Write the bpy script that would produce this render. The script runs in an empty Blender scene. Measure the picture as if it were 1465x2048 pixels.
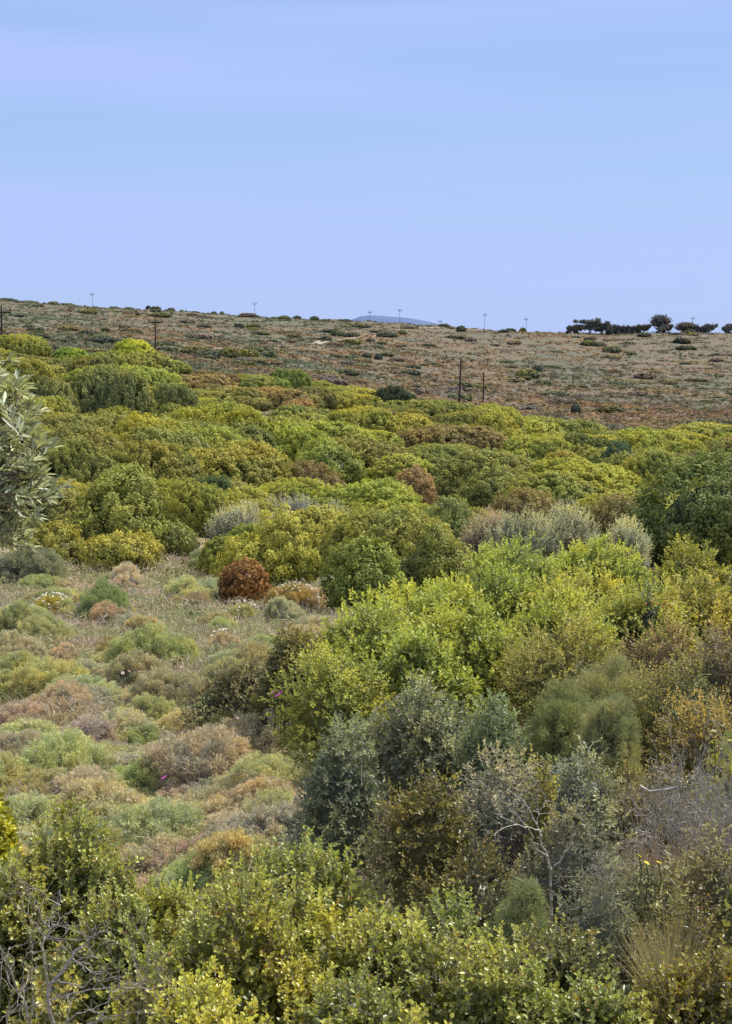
import bpy, math, random
import numpy as np
from mathutils import Vector

SC = bpy.context.scene
COL = SC.collection
random.seed(7)
R = np.random.default_rng(11)

# ------------------------------------------------------------------ camera model
F = 3822.0                       # focal length in photo pixels (30 degrees tall)
PITCH = math.radians(5.29)
CAMZ = 1.65
CP, SP = math.cos(PITCH), math.sin(PITCH)


def px(col, row, Y):
    """world point seen at a photo pixel, at ground distance Y"""
    a, b = (col - 732.5) / F, (row - 1024) / F
    dy, dz = CP - SP * b, -SP - CP * b
    t = Y / dy
    return np.array([a * t, Y, CAMZ + dz * t])


# ------------------------------------------------------------------ terrain
YS = [0.5, 2.5, 5, 8, 12, 15, 20, 30, 38, 50, 80, 120, 160, 200, 300, 420, 545, 580, 700, 1500, 4000, 12000]
ZT = [[-1.65] * 5, [-2.0] * 5, [-2.7] * 5, [-3.2, -3.15, -2.9, -2.7, -2.65], [-3.5, -3.45, -3.15, -2.95, -2.9],
      [-3.68, -3.62, -3.35, -3.1, -3.1],
      [-3.95, -3.92, -3.65, -3.4, -3.4],
      [-4.45, -4.45, -4.45, -4.4, -4.4],
      [-4.85, -4.85, -5.0, -5.1, -5.1],
      [-5.0, -5.2, -5.4, -5.6, -5.6],
      [-4.6, -5.2, -6.0, -6.5, -6.6],
      [-3.6, -4.3, -6.3, -7.5, -8.0],
      [-2.3, -3.0, -6.8, -8.4, -9.0],
      [-2.2, -3.0, -7.2, -9.2, -10.0],
      [-0.3, -1.5, -6.0, -9.5, -10.8],
      [5.0, 1.5, -1.5, -6.0, -7.0],
      [10.6, 6.6, 4.3, 0.9, 1.3],
      [10.6, 6.8, 4.4, 0.9, 1.4],
      [3, 0, -2, -6, -6], [-22] * 5, [-36] * 5, [-40] * 5]
CC = np.array([0, 366, 732, 1098, 1465.])
SG = np.linspace(math.log(0.5), math.log(12000), 420)
UG = np.linspace(-700, 2165, 120)
_t = np.array([np.interp(SG, np.log(YS), [z[j] for z in ZT]) for j in range(5)]).T
k = np.ones(9) / 9
_p = np.pad(_t, ((4, 4), (0, 0)), mode='edge')
_t = np.array([np.convolve(_p[:, j], k, 'valid') for j in range(5)]).T
_g = np.array([np.interp(UG, CC, r) for r in _t])
k2 = np.ones(13) / 13
_p = np.pad(_g, ((0, 0), (6, 6)), mode='edge')
TBL = np.array([np.convolve(r, k2, 'valid') for r in _p])


def ground(x, y):
    x = np.asarray(x, float); y = np.asarray(y, float)
    yy = np.maximum(y, 0.5)
    u = np.clip(x / np.maximum(yy, 3) * F * 0.996 + 732.5, UG[0], UG[-1])
    s = np.log(np.clip(yy, 0.5, 12000))
    si = np.clip((s - SG[0]) / (SG[1] - SG[0]), 0, len(SG) - 1.001)
    ui = np.clip((u - UG[0]) / (UG[1] - UG[0]), 0, len(UG) - 1.001)
    i, j = si.astype(int), ui.astype(int)
    a, b = si - i, ui - j
    z = (TBL[i, j] * (1 - a) + TBL[i + 1, j] * a) * (1 - b) + (TBL[i, j + 1] * (1 - a) + TBL[i + 1, j + 1] * a) * b
    z = z + np.minimum(yy, 500) * 0.0008 * (np.sin(x * 0.31 + 1.3) * np.cos(y * 0.23) + 0.7 * np.sin(x * 0.09 + y * 0.07))
    return z + CAMZ


# ------------------------------------------------------------------ node helpers
def newmat(name):
    m = bpy.data.materials.new(name); m.use_nodes = True
    nt = m.node_tree; nt.nodes.clear()
    return m, nt


def N(nt, typ, **kw):
    n = nt.nodes.new(typ)
    for k_, v in kw.items():
        if k_ in n.inputs: n.inputs[k_].default_value = v
        else: setattr(n, k_, v)
    return n


def ramp(nt, fac, stops, interp='LINEAR'):
    r = nt.nodes.new('ShaderNodeValToRGB'); r.color_ramp.interpolation = interp
    e = r.color_ramp.elements
    while len(e) < len(stops): e.new(0.5)
    for i, (p, c) in enumerate(stops):
        e[i].position = p; e[i].color = (c[0], c[1], c[2], 1)
    nt.links.new(fac, r.inputs[0])
    return r.outputs[0]


def mixc(nt, mode, fac, a, b):
    m = nt.nodes.new('ShaderNodeMix'); m.data_type = 'RGBA'; m.blend_type = mode
    if isinstance(fac, (int, float)): m.inputs[0].default_value = fac
    else: nt.links.new(fac, m.inputs[0])
    for s, v in ((6, a), (7, b)):
        if isinstance(v, tuple): m.inputs[s].default_value = (v[0], v[1], v[2], 1)
        else: nt.links.new(v, m.inputs[s])
    return m.outputs[2]


def noise(nt, scale, detail=4, rough=0.55, coord='Position', vec_scale=None):
    if coord == 'Position':
        g = nt.nodes.new('ShaderNodeNewGeometry'); v = g.outputs['Position']
    else:
        g = nt.nodes.new('ShaderNodeTexCoord'); v = g.outputs[coord]
    if vec_scale:
        mp = nt.nodes.new('ShaderNodeMapping'); mp.inputs['Scale'].default_value = vec_scale
        nt.links.new(v, mp.inputs[0]); v = mp.outputs[0]
    n = nt.nodes.new('ShaderNodeTexNoise')
    n.inputs['Scale'].default_value = scale; n.inputs['Detail'].default_value = detail; n.inputs['Roughness'].default_value = rough
    nt.links.new(v, n.inputs['Vector'])
    return n.outputs['Fac']


def leaf_shader(nt, col, transl, rough, spec):
    p = N(nt, 'ShaderNodeBsdfPrincipled'); p.inputs['Roughness'].default_value = rough
    p.inputs['Specular IOR Level'].default_value = spec
    nt.links.new(col, p.inputs['Base Color'])
    out = nt.nodes.new('ShaderNodeOutputMaterial')
    if transl > 0:
        t = nt.nodes.new('ShaderNodeBsdfTranslucent')
        tc = mixc(nt, 'MULTIPLY', 1.0, col, (1.25, 1.2, 0.75))
        nt.links.new(tc, t.inputs[0])
        mx = nt.nodes.new('ShaderNodeMixShader'); mx.inputs[0].default_value = transl
        nt.links.new(p.outputs[0], mx.inputs[1]); nt.links.new(t.outputs[0], mx.inputs[2])
        nt.links.new(mx.outputs[0], out.inputs[0])
    else:
        nt.links.new(p.outputs[0], out.inputs[0])


def foliage_mat(name, transl=0.35, rough=0.55, spec=0.25, patch=1.3, odd=None, warm=(1.25, 1.05, 0.65)):
    """object colour x leaf-to-leaf variation and painted shade x soft patches of older and younger growth"""
    m, nt = newmat(name)
    oi = nt.nodes.new('ShaderNodeObjectInfo')
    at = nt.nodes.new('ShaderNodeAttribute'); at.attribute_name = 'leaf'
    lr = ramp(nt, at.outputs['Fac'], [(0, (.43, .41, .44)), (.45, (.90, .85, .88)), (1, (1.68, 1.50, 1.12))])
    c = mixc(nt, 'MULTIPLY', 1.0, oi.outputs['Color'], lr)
    nz = noise(nt, patch, 3, .6)
    pr = ramp(nt, nz, [(.35, (.78, .86, .95)), (.5, (1, 1, 1)), (.66, warm)])
    c = mixc(nt, 'MULTIPLY', 1.0, c, pr)
    if odd:
        a2 = nt.nodes.new('ShaderNodeAttribute'); a2.attribute_name = 'odd'
        f = ramp(nt, a2.outputs['Fac'], [(odd[0], (0, 0, 0)), (odd[0] + .02, (1, 1, 1))])
        c = mixc(nt, 'MIX', f, c, odd[1])
    leaf_shader(nt, c, transl, rough, spec)
    return m


def bark_mat(name, c0, c1, scale=25):
    m, nt = newmat(name)
    nz = noise(nt, scale, 5, .7)
    c = ramp(nt, nz, [(.3, c0), (.7, c1)])
    p = N(nt, 'ShaderNodeBsdfPrincipled'); p.inputs['Roughness'].default_value = .85
    nt.links.new(c, p.inputs['Base Color'])
    b = N(nt, 'ShaderNodeBump'); b.inputs['Strength'].default_value = .5; b.inputs['Distance'].default_value = .01
    nt.links.new(nz, b.inputs['Height']); nt.links.new(b.outputs[0], p.inputs['Normal'])
    o = nt.nodes.new('ShaderNodeOutputMaterial'); nt.links.new(p.outputs[0], o.inputs[0])
    return m


def plain_mat(name, c, rough=.6, transl=0, var=.25):
    m, nt = newmat(name)
    nz = noise(nt, 40, 3, .6)
    lo = tuple(v * (1 - var) for v in c); hi = tuple(v * (1 + var) for v in c)
    leaf_shader(nt, ramp(nt, nz, [(.3, lo), (.7, hi)]), transl, rough, .2)
    return m


M = {}
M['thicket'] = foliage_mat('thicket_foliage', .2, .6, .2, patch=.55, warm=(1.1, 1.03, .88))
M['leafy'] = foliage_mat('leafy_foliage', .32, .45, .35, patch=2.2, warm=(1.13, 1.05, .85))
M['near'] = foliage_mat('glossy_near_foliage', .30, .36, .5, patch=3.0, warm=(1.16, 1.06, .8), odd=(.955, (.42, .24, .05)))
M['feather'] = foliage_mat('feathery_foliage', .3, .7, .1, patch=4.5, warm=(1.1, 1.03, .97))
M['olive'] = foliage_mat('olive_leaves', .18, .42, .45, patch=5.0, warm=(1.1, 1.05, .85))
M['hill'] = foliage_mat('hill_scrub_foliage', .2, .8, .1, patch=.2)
M['bark'] = bark_mat('grey_brown_bark', (.10, .075, .055), (.26, .21, .165))
M['dead'] = bark_mat('bleached_dead_wood', (.36, .32, .27), (.62, .57, .49), 30)
M['twig'] = bark_mat('pale_twig_bark', (.28, .235, .20), (.55, .48, .42), 30)
M['pole'] = bark_mat('creosoted_pole_wood', (.035, .022, .016), (.075, .05, .036), 6)
M['pale_pole'] = bark_mat('hazed_grey_pole', (.20, .20, .25), (.28, .28, .33), 6)  # distance haze put into the bluish grey of the pole colour
M['insul'] = plain_mat('dark_insulator', (.02, .02, .02), .3)
M['magenta'] = plain_mat('magenta_petal', (.62, .10, .55), .5, .3)
M['blush'] = plain_mat('pale_pink_petal', (.80, .60, .62), .5, .3)
M['white'] = plain_mat('white_petal', (.85, .84, .76), .5, .3)
M['yellow'] = plain_mat('yellow_petal', (.88, .74, .06), .5, .3)
M['gold'] = plain_mat('golden_flower_centre', (.55, .33, .03), .6)
M['orange'] = plain_mat('orange_bud', (.60, .33, .06), .6, .2)
M['stem'] = plain_mat('green_flower_stem', (.10, .14, .05), .6)
M['bud'] = plain_mat('cream_olive_bud', (.62, .60, .32), .6, .2)
M['rock'] = bark_mat('pale_limestone', (.34, .28, .24), (.60, .52, .45), 6)


# ------------------------------------------------------------------ mesh helpers
def mesh_from(name, V, Fq, leaf=None, odd=None, Ft=None):
    """V (n,3), Fq (m,4) quads and Ft (m,3) triangles"""
    me = bpy.data.meshes.new(name)
    V = np.ascontiguousarray(V, dtype=np.float32)
    Fq = np.zeros((0, 4), np.int32) if Fq is None else np.asarray(Fq, np.int32)
    Ft = np.zeros((0, 3), np.int32) if Ft is None else np.asarray(Ft, np.int32)
    me.vertices.add(len(V)); me.vertices.foreach_set('co', V.ravel())
    loops = np.concatenate([Fq.ravel(), Ft.ravel()])
    me.loops.add(len(loops)); me.loops.foreach_set('vertex_index', loops)
    starts = np.concatenate([np.arange(len(Fq)) * 4, len(Fq) * 4 + np.arange(len(Ft)) * 3]).astype(np.int32)
    me.polygons.add(len(starts)); me.polygons.foreach_set('loop_start', starts)
    for nm, arr in (('leaf', leaf), ('odd', odd)):
        if arr is not None:
            a = me.attributes.new(nm, 'FLOAT', 'POINT')
            a.data.foreach_set('value', np.ascontiguousarray(arr, dtype=np.float32))
    me.update(calc_edges=True)
    return me


class MB:
    def __init__(self):
        self.V = []; self.Q = []; self.T = []; self.L = []; self.O = []; self.n = 0

    def add(self, V, Q=None, T=None, leaf=None, odd=None):
        V = np.asarray(V, float).reshape(-1, 3)
        if Q is not None and len(Q): self.Q.append(np.asarray(Q) + self.n)
        if T is not None and len(T): self.T.append(np.asarray(T) + self.n)
        self.V.append(V); self.n += len(V)
        self.L.append(np.full(len(V), .5) if leaf is None else np.broadcast_to(leaf, (len(V),)))
        self.O.append(np.zeros(len(V)) if odd is None else odd)

    def mesh(self, name):
        return mesh_from(name, np.concatenate(self.V), np.concatenate(self.Q) if self.Q else None,
                         np.concatenate(self.L), np.concatenate(self.O), np.concatenate(self.T) if self.T else None)

    # -- many tapered four-sided sticks
    def sticks(self, P0, P1, r0, r1, leaf=.5):
        P0 = np.asarray(P0, float); P1 = np.asarray(P1, float)
        n = len(P0)
        if n == 0: return
        d = unit(P1 - P0)
        a = unit(np.cross(d, np.where(np.abs(d[:, 2:3]) < .9, [[0, 0, 1.]], [[1., 0, 0]])))
        b = np.cross(d, a)
        r0 = np.broadcast_to(r0, (n,))[:, None]; r1 = np.broadcast_to(r1, (n,))[:, None]
        ring = [a, b, -a, -b]
        V = np.stack([P0 + r0 * q for q in ring] + [P1 + r1 * q for q in ring], 1)
        q = np.array([[i, (i + 1) % 4, 4 + (i + 1) % 4, 4 + i] for i in range(4)] + [[7, 6, 5, 4]])
        self.add(V, (np.arange(n)[:, None, None] * 8 + q).reshape(-1, 4), leaf=leaf)

    # -- leaves: pos, axis, face normal
    def leaves(self, P, A, Nn, L, W, leaf, shape='oval', odd=None, fold=.25):
        n = len(P)
        if n == 0: return
        A = unit(A); S = unit(np.cross(A, Nn)); Nn = np.cross(S, A)
        L = np.broadcast_to(L, (n,))[:, None]; W = np.broadcast_to(W, (n,))[:, None]
        if shape == 'oval':
            pts = [(0, 0, 0), (.38, .5, 1), (.78, .40, .8), (1, 0, -.15), (.78, -.40, .8), (.38, -.5, 1)]
            V = np.stack([P + A * L * u + S * W * v + Nn * W * fold * w for u, v, w in pts], 1)
            q = np.array([[0, 1, 2, 3], [0, 3, 4, 5]])
            k_ = 6
        elif shape == 'lance':
            pts = [(0, 0, 0), (.35, .5, .6), (.7, .42, .2), (1, 0, -.9), (.7, -.42, .2), (.35, -.5, .6)]
            V = np.stack([P + A * L * u + S * W * v + Nn * W * fold * w for u, v, w in pts], 1)
            q = np.array([[0, 1, 2, 3], [0, 3, 4, 5]])
            k_ = 6
        elif shape == 'quad':
            pts = [(0, -.3, 0), (.15, .45, .3), (1, .25, 0), (.8, -.5, .3)]
            V = np.stack([P + A * L * u + S * W * v + Nn * W * fold * w for u, v, w in pts], 1)
            q = np.array([[0, 1, 2, 3]]); k_ = 4
        else:  # blade
            V = np.stack([P - S * W * .5, P + S * W * .5, P + A * L], 1)
            lv = np.repeat(np.broadcast_to(leaf, (n,)), 3)
            self.add(V, None, np.arange(n * 3).reshape(-1, 3), leaf=lv,
                     odd=None if odd is None else np.repeat(odd, 3))
            return
        self.add(V, (np.arange(n)[:, None, None] * k_ + q).reshape(-1, 4),
                 leaf=np.repeat(np.broadcast_to(leaf, (n,)), k_), odd=None if odd is None else np.repeat(odd, k_))

    def blob(self, c, r, leaf=0.05, n=7, m=5):
        """a closed low ball"""
        V = [[0, 0, 1]]
        for i in range(1, m):
            t = math.pi * i / m
            for j in range(n):
                p = 2 * math.pi * j / n + i * .4
                V.append([math.sin(t) * math.cos(p), math.sin(t) * math.sin(p), math.cos(t)])
        V.append([0, 0, -1])
        T = []; Q = []
        for j in range(n): T.append([0, 1 + j, 1 + (j + 1) % n]); T.append([len(V) - 1, len(V) - 1 - n + (j + 1) % n, len(V) - 1 - n + j])
        for i in range(m - 2):
            for j in range(n):
                a = 1 + i * n
                Q.append([a + j, a + n + j, a + n + (j + 1) % n, a + (j + 1) % n])
        self.add(np.array(V) * np.asarray(r) + np.asarray(c), Q, T, leaf=leaf)


def unit(v):
    return v / np.maximum(np.linalg.norm(v, axis=-1, keepdims=True), 1e-9)


def rsphere(rng, n):
    return unit(rng.normal(size=(n, 3)))


GAIN = 2.02


def obj(name, me, mat, parent=None, loc=None, color=None):
    o = bpy.data.objects.new(name, me); COL.objects.link(o)
    if me is not None and mat is not None and not me.materials: me.materials.append(mat)
    if parent is not None: o.parent = parent
    if loc is not None: o.location = loc
    if color is not None: o.color = (*[min(v * GAIN, .8) for v in color], 1)
    return o


def tag(o, label, cat, group=None):
    o['label'] = label; o['category'] = cat
    if group: o['group'] = group
    return o


def thing(name, label, cat, loc, group=None, rz=0):
    o = bpy.data.objects.new(name, None); COL.objects.link(o)
    o.empty_display_size = .2
    o.location = loc; o.rotation_euler = (0, 0, rz)
    return tag(o, label, cat, group)


def struct(name, me, mat):
    o = obj(name, me, mat); o['kind'] = 'structure'; return o


# ------------------------------------------------------------------ plant generators
def wob(rng, p, freq, k=7):
    """smooth random field"""
    K = rng.normal(size=(k, 3)) * freq; ph = rng.random(k) * 6.28
    return np.sin(p @ K.T + ph).sum(1) / math.sqrt(k)


def crown(rng, rx, ry, h, nb, br, n, low=-.35, zc=.38, inner=.55, sub=6, domes=1, rough=1.0):
    """points over a crown made of upward sprays set on overlapping uneven domes:
    position, outward direction, outerness, (core blobs, radii, centre, spray brightness)"""
    DM = []
    for k_ in range(domes):
        if domes == 1: DM.append((rx, ry, h, 0, 0)); continue
        f = rng.uniform(.45, .68); a = 6.28 * (k_ + rng.random() * .6) / domes; q = 0 if k_ == 0 else (1 - f)
        DM.append((rx * f, ry * f, h * (1 if k_ == 0 else rng.uniform(.62, .98)), math.cos(a) * rx * q, math.sin(a) * ry * q))
    tr = br * .36
    T, TD, TC, TS, LM, cores = [], [], [], [], [], []
    st = rng.bit_generator.state
    f1, f2 = 1.15 / max(min(rx, h), .15), 3.2 / max(min(rx, h), .15)
    def disp(p):
        g = np.random.default_rng(int(abs(rx * 1000 + h * 77 + domes)) % 99991)
        return 1 + rough * (.11 * wob(g, p, f1) + .055 * wob(g, p, f2)) - .03
    for ax, ay, ah, ox, oy in DM:
        C = np.array([ox, oy, ah * zc])
        sm = lambda d: np.stack([np.full(len(d), ax), np.full(len(d), ay), np.where(d[:, 2] > 0, ah * (1 - zc), ah * zc)], 1)
        area = 4 * (ax * ay + ax * ah * .8 + ay * ah * .8) * .9
        m = int(np.clip(area / (tr * tr * 2.2), 30, 4000))
        d = rsphere(rng, m * 3); d = d[d[:, 2] > low - .25][:m]
        p0 = C + d * sm(d)
        p = C + d * sm(d) * disp(p0)[:, None] * rng.uniform(.86, .96, (len(d), 1))
        T.append(p); TD.append(unit(d / sm(d))); TC.append(np.repeat(C[None], len(d), 0)); TS.append(np.repeat([[ax, ay, ah]], len(d), 0))
        LM.append(np.clip(.5 + .3 * wob(rng, p, f2 * .8) + rng.normal(0, .15, len(d)), 0, 1))
        cores.append((C, sm, ax, ay, ah))
    own = np.concatenate([np.full(len(q_), j_) for j_, q_ in enumerate(T)])
    T, TD, TC, TS, LM = map(np.concatenate, (T, TD, TC, TS, LM))
    if domes > 1:   # nothing inside a neighbouring dome
        ok = np.ones(len(T), bool)
        for j_, (C, sm, ax, ay, ah) in enumerate(cores):
            dd = T - C; o = np.linalg.norm(dd / np.maximum(sm(dd), .02), axis=1)
            du = unit(dd)
            ok &= (own == j_) | (o > .72 * disp(C + du * sm(dd)))
        T, TD, TC, TS, LM = T[ok], TD[ok], TC[ok], TS[ok], LM[ok]
    ok = T[:, 2] > -tr
    T, TD, TC, TS, LM = T[ok], TD[ok], TC[ok], TS[ok], LM[ok]
    axis = unit(TD * .75 + rsphere(rng, len(T)) * .35 + np.array([0, 0, .45]))
    r = tr * rng.uniform(.55, 1.5, len(T)); w = r ** 2; w /= w.sum()
    i = rng.choice(len(T), int(n * 1.35), p=w)
    t = rng.uniform(-1.0, 1.0, len(i)); s = rsphere(rng, len(i))
    s = np.where((np.sum(s * TD[i], 1) < -.15)[:, None], -s, s)
    wid = np.sqrt(np.clip(1 - .8 * np.clip(t, 0, 1) ** 1.5, .1, 1))
    p = T[i] + axis[i] * (t * r[i] * 1.25)[:, None] + s * (r[i] * wid * rng.uniform(.6, 1.05, len(i)))[:, None]
    dd = p - TC[i]
    so_ = np.stack([TS[i, 0], TS[i, 1], np.where(dd[:, 2] > 0, TS[i, 2] * (1 - zc), TS[i, 2] * zc)], 1)
    o = np.linalg.norm(dd / np.maximum(so_, .03), axis=1)
    keep = p[:, 2] > .015
    p, s, o, i, t = p[keep][:n], s[keep][:n], o[keep][:n], i[keep][:n], t[keep][:n]
    out = unit(s * .55 + TD[i] * .55 + axis[i] * .25 * (t > 0)[:, None])
    lum = np.clip(LM[i] + .22 * t, 0, 1)
    return p, out, o, (cores, disp, np.array([0, 0, h * zc]), lum)


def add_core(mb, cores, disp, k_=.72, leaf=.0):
    """inner body following the uneven domes, coloured dark to stand for inner shade"""
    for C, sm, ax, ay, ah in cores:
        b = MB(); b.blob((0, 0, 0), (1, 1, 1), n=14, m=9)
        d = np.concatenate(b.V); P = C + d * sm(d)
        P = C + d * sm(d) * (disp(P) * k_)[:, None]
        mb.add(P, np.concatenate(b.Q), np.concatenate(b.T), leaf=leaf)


def cards(rng, rx, ry, h, nb, br, n, size, core=True, shape='quad', asp=.7, low=-.4, domes=1, sub=6, rough=1.0):
    """far bush: leaf cards on lumps over a dark core"""
    mb = MB()
    p, out, o, (bc, b, C, lump) = crown(rng, rx, ry, h, nb, br, n, low=low, domes=domes, sub=sub, rough=rough)
    A = unit(np.cross(out, rsphere(rng, len(p))) + out * .3 + rsphere(rng, len(p)) * .35)
    Nn = unit(out + rsphere(rng, len(p)) * .4)
    lv = np.clip(.16 + .55 * np.clip((o - .6) / .5, 0, 1) + rng.normal(0, .13, len(p)) + (lump - .5) * .4 + .25 * (out[:, 2] - .35), rng.uniform(.02, .22, len(p)), 1)  # young growth paler; lit tops and shaded undersides also painted into the tone
    sz = size * rng.uniform(.6, 1.35, len(p))
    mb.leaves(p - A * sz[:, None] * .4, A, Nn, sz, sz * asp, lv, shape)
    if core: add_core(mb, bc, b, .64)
    return mb


def leafy(rng, rx, ry, h, nb, br, ntw, per, tl, L, W, shape='oval', spread=.9, up=.5, twig_r=.0016, low=-.2, zc=.45,
          inner=.6, wild=.45, fill=.35, core=True, domes=1):
    """near bush: twigs with leaves set along them; returns foliage MB and twig MB"""
    fol, tw = MB(), MB()
    p, out, o, (bc, b, C, lump) = crown(rng, rx, ry, h, nb, br, ntw, low=low, zc=zc, inner=inner, domes=domes)
    n = len(p)
    T = unit(out * .7 + rsphere(rng, n) * wild + np.array([0, 0, up]))
    tl_ = tl * rng.uniform(.55, 1.25, n) * np.where(rng.random(n) < .08, 1.9, 1)
    base = p - T * tl_[:, None] * .75
    bend = rsphere(rng, n) * .12
    tip = base + (T + bend) * tl_[:, None]
    if twig_r > 0:
        mid = base + T * tl_[:, None] * .5
        tw.sticks(base, mid, twig_r, twig_r * .8)
        tw.sticks(mid, tip, twig_r, twig_r * .5)
    t = np.tile(np.linspace(.12, 1, per), n) + rng.normal(0, .03, n * per)
    ii = np.repeat(np.arange(n), per)
    P = base[ii] + (T[ii] * t[:, None] + bend[ii] * (t * t)[:, None]) * tl_[ii][:, None]
    ph = np.tile(np.arange(per) * 2.4, n) + np.repeat(rng.random(n) * 6.3, per) + rng.normal(0, .3, n * per)
    a = unit(np.cross(T, np.array([.3, .2, 1.]))); bb = np.cross(T, a)
    side = a[ii] * np.cos(ph)[:, None] + bb[ii] * np.sin(ph)[:, None]
    op = (spread * (1.15 - .55 * t))[:, None]
    A = unit(T[ii] * (1 - op * .45) + side * op + rsphere(rng, len(ii)) * .18)
    Nn = unit(T[ii] * .9 - side * .4 + rsphere(rng, len(ii)) * .3 + np.array([0, 0, .25]))
    lv = np.clip(.15 + .33 * np.clip((o[ii] - .6) / .45, 0, 1) + .25 * t + rng.normal(0, .13, len(ii)) + (lump[ii] - .5) * .42 + .2 * (out[ii, 2] - .3), 0, 1)  # upward leaves toned lighter, painting lit tops along with young shoots
    sz = rng.uniform(.5, 1.3, len(ii)) * (1 - .25 * t)
    odd = np.clip(rng.random(len(ii)) * .985 + (rng.random(n) < .02)[ii] * .5 * rng.random(len(ii)), 0, 1)
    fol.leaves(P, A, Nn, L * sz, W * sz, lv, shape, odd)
    if fill > 0:   # older leaves inside and a core, shade painted into their dark tone
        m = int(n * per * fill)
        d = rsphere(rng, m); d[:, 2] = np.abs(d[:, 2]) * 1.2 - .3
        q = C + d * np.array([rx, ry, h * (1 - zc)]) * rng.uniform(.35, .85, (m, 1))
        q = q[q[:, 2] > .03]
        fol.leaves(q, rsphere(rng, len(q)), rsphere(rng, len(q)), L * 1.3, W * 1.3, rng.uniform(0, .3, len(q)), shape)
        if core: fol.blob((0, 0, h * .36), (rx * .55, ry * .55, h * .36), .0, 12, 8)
    return fol, tw


def feather(rng, rx, ry, h, nb, br, n, L, W, up=.6, wild=.5, low=-.1, lay=.0, domes=3):
    mb = MB()
    p, out, o, (bc, b, C, lump) = crown(rng, rx, ry, h, nb, br, n, low=low, zc=.3, inner=.45, sub=0, domes=domes)
    A = unit(out * .8 + rsphere(rng, len(p)) * wild + np.array([lay, 0, up]))
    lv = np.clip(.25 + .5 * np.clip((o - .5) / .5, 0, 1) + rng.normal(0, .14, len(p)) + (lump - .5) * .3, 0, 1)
    sz = L * rng.uniform(.5, 1.3, len(p))
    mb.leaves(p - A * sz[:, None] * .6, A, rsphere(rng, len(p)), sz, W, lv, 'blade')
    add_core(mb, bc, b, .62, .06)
    return mb


def branching(rng, mb, p, d, length, r, depth, kids=(2, 3), angle=.6, wig=.18, up=.15, seg=4, shrink=.68):
    """a limb that bends, tapers and forks; returns its tips"""
    pts = [np.array(p, float)]; dd = unit(np.array(d, float))
    for s in range(seg):
        dd = unit(dd + rng.normal(0, wig, 3) + np.array([0, 0, up * .3]))
        pts.append(pts[-1] + dd * length / seg)
    pts = np.array(pts)
    rr = np.linspace(r, r * .76, seg + 1)
    mb.sticks(pts[:-1], pts[1:] + unit(pts[1:] - pts[:-1]) * rr[1:, None] * .5, rr[:-1], rr[1:])
    tips = []
    if depth <= 0: return [pts[-1]]
    for k_ in range(rng.integers(kids[0], kids[1] + 1)):
        i = seg if k_ == 0 else rng.integers(max(1, seg // 2), seg + 1)
        nd = unit(dd + rsphere(rng, 1)[0] * angle + np.array([0, 0, up]))
        tips += branching(rng, mb, pts[i], nd, length * shrink * rng.uniform(.75, 1.2), rr[i] * .78, depth - 1, kids, angle, wig, up, seg, shrink)
    return tips


def woody(rng, h, rx, stems=5, r=.016, depth=3):
    mb = MB()
    for i in range(stems):
        a = rng.random() * 6.28
        branching(rng, mb, (.05 * math.cos(a), .05 * math.sin(a), -.06), (math.cos(a) * rx * .9, math.sin(a) * rx * .9, h * .9), h * .34, r * rng.uniform(.7, 1.2), depth, up=.25)
    return mb


def spot(col, top, Y, w):
    P = px(col, top, Y); g = float(ground(P[0], Y))
    return P[0], g, max(P[2] - g, .22), w * .5 * Y / F


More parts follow.
